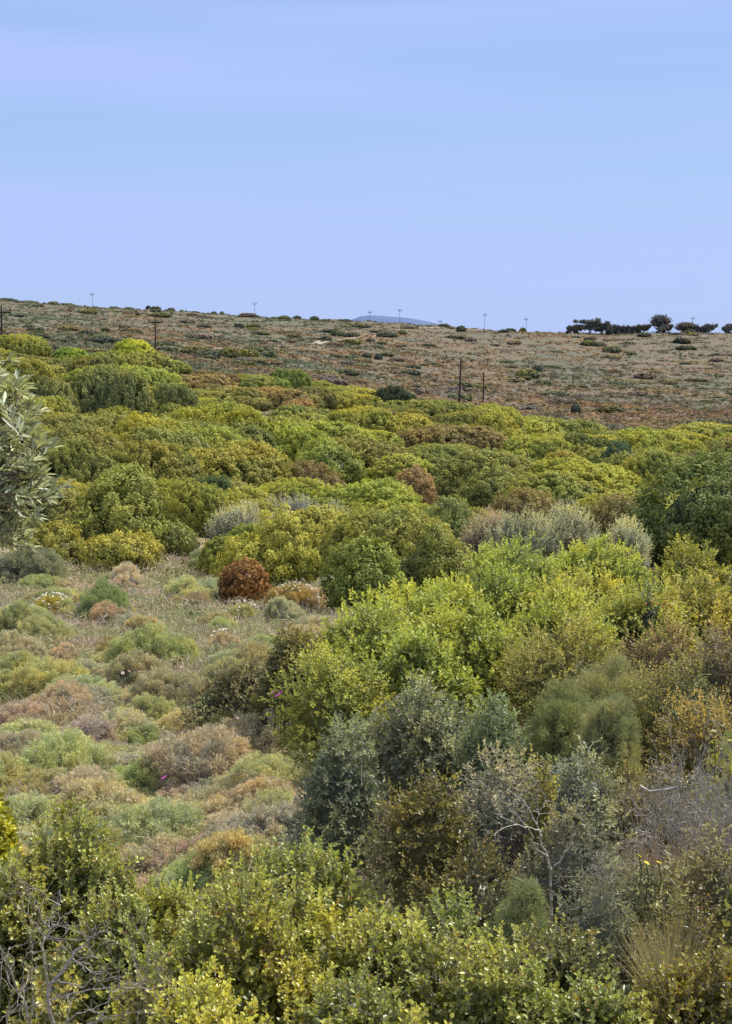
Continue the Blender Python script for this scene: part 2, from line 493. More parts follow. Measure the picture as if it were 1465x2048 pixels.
# ================================================================== GROUND
def build_ground():
    ys = np.concatenate([[-60, -20, -6, -2, .5, 1.2], np.exp(np.linspace(math.log(2), math.log(11500), 330))])
    ts = np.linspace(-1, 1, 241); ts = np.sign(ts) * (np.abs(ts) ** 1.6)
    Y, T = np.meshgrid(ys, ts, indexing='ij')
    X = T * (14 + 1.1 * np.maximum(Y, 0))
    Z = ground(X, Y)
    n, m = Y.shape
    idx = np.arange(n * m).reshape(n, m)
    q = np.stack([idx[:-1, :-1], idx[:-1, 1:], idx[1:, 1:], idx[1:, :-1]], -1).reshape(-1, 4)
    me = mesh_from('ground', np.stack([X, Y, Z], -1).reshape(-1, 3), q)
    me.polygons.foreach_set('use_smooth', np.ones(len(me.polygons), bool))
    m_, nt = newmat('dry_scrub_soil')
    a = noise(nt, .035, 6, .62)
    b = noise(nt, .35, 5, .65)
    c = noise(nt, 3.0, 4, .6)
    c1 = ramp(nt, a, [(.32, (.14, .142, .105)), (.45, (.165, .15, .105)), (.55, (.195, .155, .105)), (.68, (.14, .142, .11))])
    c2 = ramp(nt, b, [(.3, (.62, .68, .6)), (.5, (1, 1, 1)), (.7, (1.25, 1.1, 1.0))])
    geo = nt.nodes.new('ShaderNodeNewGeometry'); sp = nt.nodes.new('ShaderNodeSeparateXYZ'); nt.links.new(geo.outputs['Position'], sp.inputs[0])
    mr = nt.nodes.new('ShaderNodeMapRange'); mr.inputs[1].default_value = 40; mr.inputs[2].default_value = 190
    nt.links.new(sp.outputs['Y'], mr.inputs[0])
    near = ramp(nt, noise(nt, .5, 5, .65), [(.35, (.20, .19, .10)), (.5, (.29, .25, .15)), (.65, (.30, .23, .17))])
    c1 = mixc(nt, 'MIX', mr.outputs[0], near, c1)
    cc = mixc(nt, 'MULTIPLY', 1, c1, c2)
    c3 = ramp(nt, c, [(.3, (.75, .75, .75)), (.7, (1.2, 1.2, 1.2))])
    cc = mixc(nt, 'MULTIPLY', 1, cc, c3)
    p = N(nt, 'ShaderNodeBsdfPrincipled'); p.inputs['Roughness'].default_value = .95
    p.inputs['Specular IOR Level'].default_value = .1
    nt.links.new(cc, p.inputs['Base Color'])
    bm = N(nt, 'ShaderNodeBump'); bm.inputs['Strength'].default_value = .6; bm.inputs['Distance'].default_value = .15
    nt.links.new(b, bm.inputs['Height']); nt.links.new(bm.outputs[0], p.inputs['Normal'])
    o = nt.nodes.new('ShaderNodeOutputMaterial'); nt.links.new(p.outputs[0], o.inputs[0])
    struct('ground', me, m_)


build_ground()


# hit of a pixel ray with the ground
def hit(col, row, y0=150, y1=640):
    ys = np.linspace(y0, y1, 900)
    a, b = (col - 732.5) / F, (row - 1024) / F
    t = ys / (CP - SP * b)
    x = a * t; z = CAMZ + (-SP - CP * b) * t
    below = z < ground(x, ys)
    i = int(np.argmax(below)) if below.any() else len(ys) - 1
    return x[i], ys[i]


def track(pixels, width, name):
    pts = np.array([hit(c, r) for c, r in pixels])
    s = np.linspace(0, len(pts) - 1, 60)
    xs = np.interp(s, np.arange(len(pts)), pts[:, 0]); ys = np.interp(s, np.arange(len(pts)), pts[:, 1])
    d = unit(np.stack([np.gradient(xs), np.gradient(ys)], 1)); nn = np.stack([-d[:, 1], d[:, 0]], 1)
    V = []
    for k_ in (-1, -.33, .33, 1):
        wv = width * (1 + .25 * np.sin(s * 5 + k_))
        X = xs + nn[:, 0] * k_ * wv; Y = ys + nn[:, 1] * k_ * wv
        V.append(np.stack([X, Y, ground(X, Y) + .06], 1))
    V = np.stack(V, 1).reshape(-1, 3)
    q = [[i * 4 + j, i * 4 + j + 1, i * 4 + j + 5, i * 4 + j + 4] for i in range(59) for j in range(3)]
    return struct(name, mesh_from(name, V, q), M['track'])


M['track'] = bark_mat('pale_track_earth', (.30, .23, .17), (.46, .37, .29), .6)
track([(800, 671), (745, 674), (700, 678), (650, 683), (600, 689), (545, 690)], 1.0, 'dirt_track')
track([(500, 694), (440, 697), (400, 699), (355, 702)], .8, 'dirt_track')
track([(820, 655), (870, 656), (930, 657), (1000, 659)], 2.0, 'dirt_track')

# ------------------------------------------------------------------ distant blue hill
def far_hill():
    Y0 = 7000
    prof = [(640, 662), (690, 646), (705, 639), (720, 633), (740, 630.5), (765, 631.5), (790, 634), (815, 636), (840, 640), (865, 645), (890, 650), (960, 662)]
    cols = np.linspace(640, 960, 70)
    rows = np.interp(cols, [p[0] for p in prof], [p[1] for p in prof]) + np.sin(cols * .9) * .35
    V = []
    top = np.array([px(c, r, Y0) for c, r in zip(cols, rows)])
    for k_, (dy, f) in enumerate([(-900, 0), (-450, .62), (0, 1), (500, .6), (1000, 0)]):
        v = top.copy(); v[:, 1] += dy; base = -45
        v[:, 2] = base + (top[:, 2] - base) * f; V.append(v)
    V = np.stack(V, 1); n = len(cols)
    q = [[i * 5 + j, (i + 1) * 5 + j, (i + 1) * 5 + j + 1, i * 5 + j + 1] for i in range(n - 1) for j in range(4)]
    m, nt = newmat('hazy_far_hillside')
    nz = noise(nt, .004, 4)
    c = ramp(nt, nz, [(.35, (.12, .165, .29)), (.65, (.15, .195, .32))])  # aerial haze painted as the blue grey of the slope
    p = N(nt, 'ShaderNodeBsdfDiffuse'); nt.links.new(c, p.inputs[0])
    o = nt.nodes.new('ShaderNodeOutputMaterial'); nt.links.new(p.outputs[0], o.inputs[0])
    struct('distant_hill', mesh_from('distant_hill', V.reshape(-1, 3), q), m)


far_hill()

# ------------------------------------------------------------------ hillside: low scrub nobody could count
def scrub_mat(name, stops, scale, stops2=None, slope=0):
    m, nt = newmat(name)
    a = noise(nt, scale, 5, .7)
    big = None
    if slope:
        big = ramp(nt, noise(nt, .011, 3, .5), [(.38, (.74, .90, .74)), (.5, (1, 1, 1)), (.62, (1.14, 1.0, .88))])
        geo = nt.nodes.new('ShaderNodeNewGeometry'); sp = nt.nodes.new('ShaderNodeSeparateXYZ'); nt.links.new(geo.outputs['Position'], sp.inputs[0])
        ma = nt.nodes.new('ShaderNodeMath'); ma.operation = 'MULTIPLY_ADD'; ma.inputs[1].default_value = slope
        nt.links.new(sp.outputs['X'], ma.inputs[0]); nt.links.new(a, ma.inputs[2]); a = ma.outputs[0]
    c = ramp(nt, a, stops)
    if big: c = mixc(nt, 'MULTIPLY', 1, c, big)
    at = nt.nodes.new('ShaderNodeAttribute'); at.attribute_name = 'leaf'
    lr = ramp(nt, at.outputs['Fac'], stops2 or [(0, (.82, .82, .85)), (1, (1.36, 1.34, 1.3))])
    c = mixc(nt, 'MULTIPLY', 1, c, lr)
    leaf_shader(nt, c, .2, .85, .05)
    return m


M['scrub'] = scrub_mat('low_hillside_scrub', [(.30, (.125, .145, .095)), (.42, (.145, .155, .10)), (.48, (.205, .16, .10)), (.535, (.275, .18, .09)), (.60, (.20, .158, .12)), (.70, (.135, .145, .10))], .03, slope=.0018)


def hillside_scrub():
    n = 70000
    Y = np.exp(R.uniform(math.log(175), math.log(590), n)); u = R.uniform(-.32, .32, n)
    X = u * Y; Z = ground(X, Y)
    mb = MB()
    s = R.uniform(.25, .8, n) * R.uniform(.6, 1.2, n)
    lv = np.repeat(np.clip(R.normal(.5, .28, n), 0, 1), 4)
    off = R.normal(0, .35, (n, 4, 3)) * s[:, None, None]; off[..., 2] = np.abs(off[..., 2]) * .3
    P = (np.stack([X, Y, Z], 1)[:, None] + off).reshape(-1, 3)
    A = rsphere(R, len(P)); A[:, 2] *= .35
    Nn = unit(rsphere(R, len(P)) * .45 + np.array([0, -.25, .9]))
    ss = np.repeat(s, 4)
    mb.leaves(P - unit(A) * ss[:, None] * .4, A, Nn, ss, ss * .6, np.clip(lv + R.normal(0, .12, len(lv)), 0, 1), 'quad')
    o = obj('low_scrub', mb.mesh('low_scrub'), M['scrub']); o['kind'] = 'stuff'
    o['label'] = 'low dry brown and olive scrub covering the far hillside'; o['category'] = 'ground cover'


hillside_scrub()


def dark_scrub():
    n = 5200
    Y = np.exp(R.uniform(math.log(200), math.log(575), n)); u = R.uniform(-.32, .32, n)
    X = u * Y
    keep = (np.sin(X * .05 + Y * .02) + np.sin(X * .021 - Y * .035 + 1) + R.normal(0, .9, n)) > -.6
    X, Y = X[keep], Y[keep]; n = len(X)
    Z = ground(X, Y); s = R.uniform(.35, 1.0, n)
    mb = MB(); k_ = 16
    off = rsphere(R, n * k_) * np.repeat(s, k_)[:, None] * np.array([1.2, 1, .42]); off[:, 2] = np.abs(off[:, 2])
    P = np.repeat(np.stack([X, Y, Z], 1), k_, 0) + off * R.uniform(.5, 1, (n * k_, 1))
    ss = np.repeat(s, k_) * R.uniform(.35, .6, n * k_)
    Nn = unit(off + rsphere(R, n * k_) * .25 * np.repeat(s, k_)[:, None])
    A = np.cross(Nn, rsphere(R, n * k_))
    mb.leaves(P - unit(A) * ss[:, None] * .5, A, Nn, ss, ss * .7, np.clip(np.repeat(R.normal(.45, .2, n), k_) + R.normal(0, .12, n * k_), 0, 1), 'quad')
    o = obj('dark_scrub', mb.mesh('dark_scrub'), M['scrub2']); o['kind'] = 'stuff'
    o['label'] = 'countless small darker scrub clumps speckling the far hillside'; o['category'] = 'ground cover'


M['scrub2'] = scrub_mat('darker_hillside_scrub', [(.30, (.11, .135, .08)), (.42, (.14, .155, .09)), (.5, (.15, .125, .11)), (.58, (.20, .16, .095)), (.7, (.12, .14, .085))], .12, slope=.0012)
dark_scrub()

# ------------------------------------------------------------------ hillside: individual bushes
HILLP = []
for i in range(6):
    rg = np.random.default_rng(100 + i)
    HILLP.append(cards(rg, 1, .8, .8, 14, .3, 1100, .2, low=-.3, sub=3).mesh('scrub_bush'))
for me in HILLP: me.materials.append(M['hill'])


def place_hill(col, row, w, hpx, color, label, group=None, cat='bush', name='scrub_bush'):
    x, y = hit(col, row)
    o = obj(name, random.choice(HILLP), None, color=color)
    s = w * .5 * y / F
    o.location = (x, y, float(ground(x, y)) - .1 * s)
    o.scale = (s, s, hpx * y / F / .8 * 1.1)
    o.rotation_euler = (0, 0, random.random() * 6.28)
    return tag(o, label, cat, group)


DK, MDG, PUR, OLV = (.052, .063, .05), (.075, .09, .055), (.095, .085, .082), (.10, .10, .067)  # bush colours lightened with distance haze mixed in
named_hill = [
    (1363, 688, 34, 11, (.03, .035, .03), 'large dark dome shaped bush standing alone below the right end of the treeline'),
    (923, 663, 20, 10, DK, 'small dark bush on the crest between the blue hill and the treeline'),
    (1152, 828, 24, 17, DK, 'dark bush at the lower edge of the brown slope right of the thin pole'),
    (758, 719, 18, 10, DK, 'dark bush in the middle of the brown slope, left of the tall pole'),
    (733, 716, 20, 9, DK, 'dark bush just left of another in the middle of the brown slope'),
    (478, 656, 20, 8, DK, 'dark bush high on the slope below the crest at upper left centre'),
    (677, 672, 28, 9, MDG, 'green bush just above the pale dirt track'),
    (457, 715, 40, 17, MDG, 'rounded green bush beside the far end of the dirt track'),
    (495, 716, 40, 15, (.10, .11, .045), 'olive bush touching the rounded green bush at the end of the dirt track'),
    (80, 664, 16, 8, DK, 'small dark bush on the far left slope, right one of a close pair'),
    (64, 663, 20, 7, DK, 'small dark bush on the far left slope, left one of a close pair'),
    (190, 672, 26, 9, PUR, 'grey purple bush on the far left slope above the yellow green thicket'),
    (212, 663, 18, 7, DK, 'dark bush just right of the grey purple bush on the left slope'),
    (90, 678, 22, 9, DK, 'dark bush at the top edge of the thicket on the far left slope'),
    (720, 655, 40, 9, MDG, 'wide green bush on the crest in front of the blue hill'),
    (805, 670, 24, 9, MDG, 'green bush right of the dirt track just below the crest'),
    (1225, 705, 38, 12, MDG, 'wide green bush on the right slope below the treeline'),
    (1265, 712, 24, 8, MDG, 'small green bush on the right slope below the treeline'),
    (1290, 756, 50, 11, PUR, 'wide low purple grey bush in the middle of the right slope'),
    (1180, 690, 36, 9, MDG, 'flat green bush on the slope below the left end of the treeline'),
    (1055, 755, 50, 15, MDG, 'broad green bush on the slope right of the thin pole'),
    (1075, 746, 24, 13, DK, 'dark bush behind the broad green bush right of the thin pole'),
]
for c, r, w, hp, colr, lab in named_hill: place_hill(c, r, w, hp, colr, lab)
# crest bushes cut out against the sky
for c, w, hp in [(315, 20, 6), (300, 10, 7), (345, 16, 7), (366, 12, 7), (392, 24, 7), (430, 14, 6), (446, 10, 6), (495, 10, 7), (530, 18, 6), (548, 14, 6), (570, 18, 7), (596, 16, 6), (630, 20, 8), (655, 30, 6), (230, 30, 6), (135, 40, 6), (95, 24, 6), (690, 30, 6), (1045, 18, 9), (1020, 26, 6), (260, 22, 6), (60, 40, 6), (15, 50, 7)]:
    y = 548; x = (c - 732.5) / F * y
    o = obj('scrub_bush', random.choice(HILLP), None, color=random.choice([DK, MDG, DK]))
    s = w * .5 * y / F
    o.location = (x, y, float(ground(x, y)) - .1); o.scale = (s, s, hp * y / F / .75); o.rotation_euler = (0, 0, random.random() * 6)
    tag(o, 'small dark bush standing out against the sky along the hill crest', 'bush', 'dark bushes along the hill crest')
nz = 0
while nz < 275:
    Y = math.exp(random.uniform(math.log(225), math.log(540))); u = random.uniform(-.23, .23)
    x = u * Y; z = float(ground(x, Y))
    left = u < -.05
    kind = random.choices([0, 1, 2, 3], [4, 3, 3, 2])[0]
    o = obj('scrub_bush', random.choice(HILLP), None, color=[DK, MDG, PUR, OLV][kind])
    s = random.uniform(.6, 2.0) * (1.15 if Y > 400 else 1)
    o.location = (x, Y, z - .1); o.scale = (s * 1.15, s, s * random.uniform(.35, .7)); o.rotation_euler = (0, 0, random.random() * 6)
    nm = ['dark green', 'mid green', 'purple grey', 'olive brown'][kind]
    side = 'left' if left else 'right'
    tag(o, '%s low bush dotted over the %s part of the brown hillside' % (nm, side), 'bush', '%s bushes dotted over the %s hillside' % (nm, side))
    nz += 1

# ------------------------------------------------------------------ treeline on the right crest
def tree_proto(seed, w, h, lean, nb, gaps):
    rg = np.random.default_rng(seed)
    tr, cr = MB(), MB()
    tips = []
    for i in range(3):
        a = rg.random() * 6.28
        tips += branching(rg, tr, (.1 * math.cos(a), .1 * math.sin(a), -.2), (math.cos(a) * .5 + lean, math.sin(a) * .5, 1.4), h * .42, .09, 2, (2, 3), .7, .15, .1, 4, .7)
    tips = np.array(tips)
    cen = np.concatenate([tips, np.stack([rg.normal(lean * .5, w * .3, nb), rg.normal(0, w * .25, nb), rg.uniform(h * .35, h * .8, nb)], 1)])
    for c in cen:
        r = rg.uniform(.28, .6) * w * .42
        n = 130
        s = rsphere(rg, n)
        p = c + s * r * np.array([1, 1, .75]) * rg.uniform(.5, 1.1, (n, 1))
        p = p[p[:, 2] > .1]
        sz = rg.uniform(.12, .34, len(p))
        cr.leaves(p, rsphere(rg, len(p)), rsphere(rg, len(p)), sz, sz * .7, np.clip(rg.normal(.5, .25, len(p)), 0, 1), 'quad')
        cr.blob(c, r * .5, .1, 6, 4)
    return tr.mesh('trunk'), cr.mesh('crown')


TREES = [tree_proto(300, 3.2, 3.6, .5, 10, .4), tree_proto(301, 2.6, 2.8, -.2, 10, .3), tree_proto(302, 3.6, 3.0, .9, 7, .5), tree_proto(303, 2.6, 2.2, .1, 12, .2)]
tl = [(1140, 14, 13, 3, 'low bushy tree at the left end of the treeline on the right crest'),
      (1157, 18, 14, 1, 'small tree second from the left end of the treeline'),
      (1177, 28, 24, 0, 'tallest broad crowned tree near the left end of the treeline'),
      (1202, 26, 21, 0, 'rounded tree just right of the tall tree at the left end of the treeline'),
      (1222, 22, 17, 1, None), (1240, 22, 15, 3, None), (1258, 20, 13, 1, None), (1271, 18, 12, 3, None),
      (1284, 24, 13, 3, 'dark dome shaped tree at the left foot of the tall open tree on the crest'),
      (1310, 30, 28, 2, 'tallest open windswept tree in the middle of the treeline'),
      (1332, 18, 13, 3, 'small dark round tree right of the tall open windswept tree'),
      (1361, 34, 20, 2, 'wide spreading tree with feathered crown right of the middle of the treeline'),
      (1380, 20, 17, 1, 'tree crowding the right side of the wide spreading tree on the crest'),
      (1398, 18, 13, 3, 'low rounded tree second from the right of the unbroken treeline'),
      (1416, 22, 15, 3, 'dark rounded tree ending the unbroken treeline before the gap'),
      (1460, 20, 15, 1, 'lone dark tree cut by the right edge of the photo')]
for c, w, hp, kd, lab in tl:
    y = 545; x = (c - 732.5) / F * y; s = w * y / F / 3.0
    g = 'even low trees in the middle left of the treeline'
    t = thing('windswept_tree', lab or 'low even tree in the closed row left of the dome shaped tree', 'tree', (x, y, float(ground(x, y)) - .05), None if lab else g)
    t.scale = (s * 1.2, s * 1.1, 1.4 * hp * y / F / [3.6, 2.8, 3.0, 2.2][kd]); t.rotation_euler = (0, 0, random.uniform(-.5, .5))
    tr, cr = TREES[kd]
    obj('trunk', tr, M['bark'], t)
    obj('crown', cr, M['hill'], t, color=random.choice([(.075, .085, .085), (.085, .09, .095), (.082, .092, .088)]))  # pale bluish crown colours include painted haze

# ------------------------------------------------------------------ power poles
def pole(col, top, Y, label, lean=0, arm=True, thick=.13, rz=.3, mat='pole', aw=.9):
    P = px(col, top, Y); g = float(ground(P[0], Y)); h = P[2] - g
    t = thing('power_pole', label, 'power pole', (P[0], Y, g), None, rz)
    t.rotation_euler = (0, lean, rz)
    mb = MB()
    n = 10
    for i in range(6):
        z0, z1 = -.3 + (h + .3) * i / 6, -.3 + (h + .3) * (i + 1) / 6
        r0, r1 = thick * (1 - .35 * i / 6), thick * (1 - .35 * (i + 1) / 6)
        a = np.arange(n) * 2 * math.pi / n
        V = np.concatenate([np.stack([np.cos(a) * r0, np.sin(a) * r0, a * 0 + z0], 1), np.stack([np.cos(a) * r1, np.sin(a) * r1, a * 0 + z1], 1)])
        q = [[j, (j + 1) % n, n + (j + 1) % n, n + j] for j in range(n)]
        mb.add(V, q)
    mb.blob((0, 0, h), (thick * .65, thick * .65, .05))
    obj('shaft', mb.mesh('shaft'), M[mat], t)
    if arm:
        mb = MB(); mb.sticks([[-aw, -thick, h - .45]], [[aw, -thick, h - .45]], .09, .09)
        mb.sticks([[-aw * .5, -thick, h - .45], [aw * .5, -thick, h - .45]], [[0, -thick * .9, h - .95]] * 2, .03, .03)
        obj('crossarm', mb.mesh('crossarm'), M[mat], t)
        for xx in (-aw * .9, aw * .9, 0):
            zz = h - .36 if xx else h
            mb = MB(); mb.blob((xx, -thick if xx else 0, zz + .14), (.08, .08, .13)); mb.blob((xx, -thick if xx else 0, zz + .2), (.11, .11, .04))
            obj('insulator', mb.mesh('insulator'), M['insul'], t)
    return t


pole(919, 715, 200, 'tallest dark wooden power pole leaning slightly, rising from the thicket right of centre', lean=.035, arm=False, thick=.13)
pole(967, 744, 232, 'thin dark power pole standing right of the tallest leaning pole', lean=.015, arm=False, thick=.11)
pole(311, 637, 235, 'dark power pole with small crossarm behind the bright thicket on the left slope', thick=.10)
pole(3, 615, 186, 'power pole cut by the left edge of the photo', thick=.13)
for c, tp, lab in [(185, 586, 'pole with crossarm on the skyline at the far left'),
                   (510, 605, 'faint pole on the skyline left of the blue hill'),
                   (800, 618, 'pole rising in front of the right half of the blue hill'),
                   (740, 622, 'faint pole rising in front of the peak of the blue hill'),
                   (881, 640, 'very short faint pole just right of the blue hill'),
                   (970, 627, 'pole on the skyline midway between the blue hill and the treeline'),
                   (1053, 636, 'pole on the skyline left of the treeline'),
                   (1386, 634, 'thin pole rising above the right part of the treeline')]:
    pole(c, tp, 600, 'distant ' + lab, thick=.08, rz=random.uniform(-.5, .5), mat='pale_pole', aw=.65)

# ================================================================== THE THICKET
NEARP, FARP = [], []
for i in range(7):
    rg = np.random.default_rng(500 + i)
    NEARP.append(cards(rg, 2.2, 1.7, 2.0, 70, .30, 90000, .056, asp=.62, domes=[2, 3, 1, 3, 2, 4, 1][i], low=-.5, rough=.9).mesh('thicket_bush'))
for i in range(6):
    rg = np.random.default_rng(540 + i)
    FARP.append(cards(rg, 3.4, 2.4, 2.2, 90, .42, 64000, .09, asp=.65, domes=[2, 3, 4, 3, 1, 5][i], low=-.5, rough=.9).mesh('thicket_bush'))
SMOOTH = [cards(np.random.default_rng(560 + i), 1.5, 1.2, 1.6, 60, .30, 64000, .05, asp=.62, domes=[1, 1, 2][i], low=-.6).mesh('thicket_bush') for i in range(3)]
for me in SMOOTH + NEARP + FARP: me.materials.append(M['thicket'])

YG, BYG, OG, OB, BR, DG, GG, SV = (.18, .195, .045), (.225, .23, .04), (.122, .14, .042), (.135, .12, .05), (.19, .135, .065), (.045, .07, .025), (.10, .125, .085), (.225, .245, .17)


def mound(col, top, Y, w, color, label, group=None, depth=1.0, lift=0):
    color = tuple(v * .98 for v in color)
    x, g, h, rx = spot(col, top, Y, w)
    far = Y > 78
    if Y < 90:
        rg = np.random.default_rng(int(col * 7 + top))
        ry = rx * .85
        hh = h * .97
        cs = float(np.clip(.026 * math.sqrt(rx * hh + rx * ry), .045, .07))
        n = int(min(80000, 14 * (rx * ry + 1.6 * rx * hh) / cs ** 2))
        me = cards(rg, rx, ry, hh, int(30 + 12 * rx), min(.4, .26 * min(rx, hh)) * 1.15, n, cs, asp=.62, domes=1 if w < 170 or w > 300 else int(rg.integers(2, 4)), low=-.75, rough=.9).mesh('thicket_bush')
        me.materials.append(M['thicket'])
        o = obj('thicket_bush', me, None, color=color, loc=(x, Y, g - .04 * h))
        return tag(o, label, 'bush', group)
    me = random.choice(FARP[:2] + FARP[4:5] if far and w > 100 else SMOOTH)
    o = obj('thicket_bush', me, None, color=color)
    bx, by, bh = (3.4, 2.4, 2.2) if me in FARP else (1.5, 1.2, 1.6)
    o.location = (x, Y, g - .08 * h)
    sx = rx / bx
    o.scale = (sx * random.choice([-1, 1]), max(sx, .5) * depth, h * 1.06 / bh)
    o.rotation_euler = (0, 0, random.uniform(-.25, .25))
    return tag(o, label, 'bush', group)


named = [
    (760, 950, 55, 165, YG, 'rounded yellow green dome bush in the centre of the thicket, dark at its lower left'),
    (690, 985, 54, 110, OB, 'small brownish green bush on the left foot of the central dome bush'),
    (250, 930, 43, 270, (.135, .155, .04), 'large olive green rounded bush at left, behind the edge of the low heath'),
    (565, 1026, 36, 270, YG, 'wide low yellow green bush right behind the rusty brown bush'),
    (735, 1062, 30.5, 205, (.115, .145, .035), 'green bush with deep shadow at its left base and a pale bare stem showing'),
    (870, 1032, 31.5, 190, OG, 'olive green bush with brown inner twigs right of the deeply shaded bush'),
    (420, 945, 53, 110, DG, 'dark grey green bush behind the right shoulder of the large olive green bush'),
    (1425, 895, 42, 330, (.092, .118, .036), 'very large dark green bush at the right edge'),
    (1238, 880, 85, 68, (.045, .075, .045), 'dark blue green bush rising from the pale thicket at upper right'),
    (790, 770, 160, 100, (.035, .05, .025), 'dark dome bush at the upper rim of the thicket left of the tall pole'),
    (808, 800, 170, 46, (.07, .10, .04), 'small green bush just below the dark dome bush at the rim'),
    (315, 812, 112, 42, (.05, .075, .05), 'small dark blue green bush amid brownish thicket on the left'),
    (255, 820, 75, 320, (.125, .14, .04), 'broad olive bush on the left with a long dark hollow under it'),
    (240, 1066, 39.5, 160, (.18, .182, .042), 'golden green bush at left in front of the large olive green bush'),
    (120, 1045, 40, 170, (.15, .152, .04), 'olive gold bush left of the golden green bush'),
    (485, 1112, 32.5, 106, (.16, .085, .03), 'rusty red brown bush at the far edge of the low heath'),
    (830, 918, 62, 85, BR, 'light brown rounded bush up right of the central dome bush'),
    (900, 850, 104, 240, OB, 'wide brown olive bush in the middle of the thicket below the tall pole'),
    (1050, 972, 53, 160, OB, 'brown green bush behind the silver bushes'),
    (1235, 985, 50, 130, OB, 'brown olive bush left of the very large dark bush'),
    (1000, 925, 66, 250, OG, 'wide olive green bush right of the light brown bush'),
    (655, 868, 70, 230, (.15, .18, .04), 'tall fresh green bush behind the central dome bush'),
    (615, 925, 62, 140, (.12, .10, .045), 'brownish bush in shade left of the central dome bush'),
    (535, 900, 66, 130, OG, 'olive green bush above the grey bushes left of centre'),
    (265, 681, 172, 185, (.19, .22, .03), 'brightest yellow green bush at the top of the left slope'),
    (140, 697, 160, 150, (.12, .17, .03), 'fresh green bush below the brightest bush on the left slope'),
    (40, 668, 178, 120, YG, 'yellow green bush beside the pole at the left edge'),
    (90, 716, 148, 150, BR, 'brown topped bush on the upper left slope'),
    (290, 704, 152, 190, YG, 'long yellow green bush right under the brightest bush on the left slope'),
    (565, 733, 160, 130, (.12, .16, .04), 'fresh green bush at the upper rim of the thicket left of centre'),
    (160, 765, 112, 230, BR, 'wide orange brown bush on the left slope'),
    (60, 775, 108, 160, BR, 'orange brown bush behind the olive tree branches'),
    (600, 800, 122, 140, BR, 'orange brown bush in the upper middle of the thicket'),
    (350, 885, 68, 150, (.18, .19, .035), 'yellow green bush right below the broad olive bush with the dark hollow'),
    (905, 990, 45, 190, OG, 'low olive bush filling the hollow right of the central dome bush'),
    (330, 1045, 43.5, 140, OG, 'low olive bush at the right foot of the large olive green bush'),
    (1170, 1075, 27, 150, OG, 'olive bush behind the front row of bright bushes at right'),
]
taken = []
for c, tp, Y, w, colr, lab in named:
    mound(c, tp, Y, w, colr, lab, depth=1.0)
    taken.append((c, Y, w))

bands = [41, 45, 50, 56, 62, 69, 77, 86, 96, 107, 119, 132, 146, 161, 168]
cnt = 0
nrm = lambda a, b: math.sin(a * 12.9898 + b * 78.233) * 43758.5453 % 1
for bi, Yb in enumerate(bands):
    rx0 = np.interp(Yb, [41, 70, 110, 180], [1.35, 1.95, 2.7, 3.0])
    u = -.255 + random.uniform(0, .02)
    while u < .255:
        rx = rx0 * random.uniform(.75, 1.3)
        Y = Yb * random.uniform(.97, 1.04)
        c = u * F + 732.5
        u += rx * 1.25 / Yb
        if Y < 44 and 380 < c < 1000: Y *= .93
        if Y < 46 and c < 400: continue
        if Y < 52 and 950 < c < 1300: continue
        # upper rim of the thicket
        rim = np.interp(c, [0, 350, 420, 520, 700, 1000, 1465], [178, 172, 150, 165, 172, 166, 150])
        if Y > rim: continue
        if any(abs(c - tc) < (tw * .32) and abs(Y - tY) < tY * .07 for tc, tY, tw in taken): continue
        x = (c - 732.5) / F * Y; g = float(ground(x, Y))
        h = min(rx * random.uniform(.75, 1.1), random.uniform(1.5, 2.4)) * (1.0 if Y < 130 else .88)
        hf = 1 + .28 * math.sin(x * .23 + Y * .05 + 1.1 * math.sin(Y * .13)) + .2 * math.sin(x * .11 - Y * .17 + .7) + random.uniform(-.12, .12)
        h *= max(.5, hf)
        if hf < .62 and random.random() < .5: continue
        s1 = math.sin(x * .11 + Y * .06) + math.sin(x * .05 - Y * .09 + 2)
        r = .42 + random.uniform(-.2, .2) + s1 * .22 + (1 - hf) * .35
        if c < 500 and 95 < Y < 140: r += .12
        if r > .84: cl, colr = 'brown', (random.uniform(.15, .165), random.uniform(.122, .132), random.uniform(.05, .06))
        elif r > .5: cl, colr = 'olive', (random.uniform(.12, .138), random.uniform(.133, .148), random.uniform(.036, .044))
        elif r > .0: cl, colr = 'yellow green', (random.uniform(.152, .175), random.uniform(.168, .186), random.uniform(.034, .042))
        else: cl, colr = 'dark green', (random.uniform(.10, .12), random.uniform(.115, .13), random.uniform(.04, .05))
        far = Y > 78
        o = obj('thicket_bush', random.choice(FARP if far else NEARP), None, color=tuple(v * 1.02 for v in colr))
        bx, by, bh = (3.4, 2.4, 2.2) if far else (2.2, 1.7, 2.0)
        o.location = (x, Y, g - .1 * h); o.scale = (rx / bx * random.choice([-1, 1]) * random.uniform(1.0, 1.3), rx / bx * random.uniform(.9, 1.2), h / bh)
        o.rotation_euler = (0, 0, random.uniform(-.4, .4))
        zone = 'left' if c < 490 else ('middle' if c < 980 else 'right')
        tag(o, '%s bush merging into its neighbours in the %s of the thicket' % (cl, zone), 'bush', '%s bushes merged in the %s of the thicket' % (cl, zone))
        cnt += 1
print('thicket bushes', cnt)

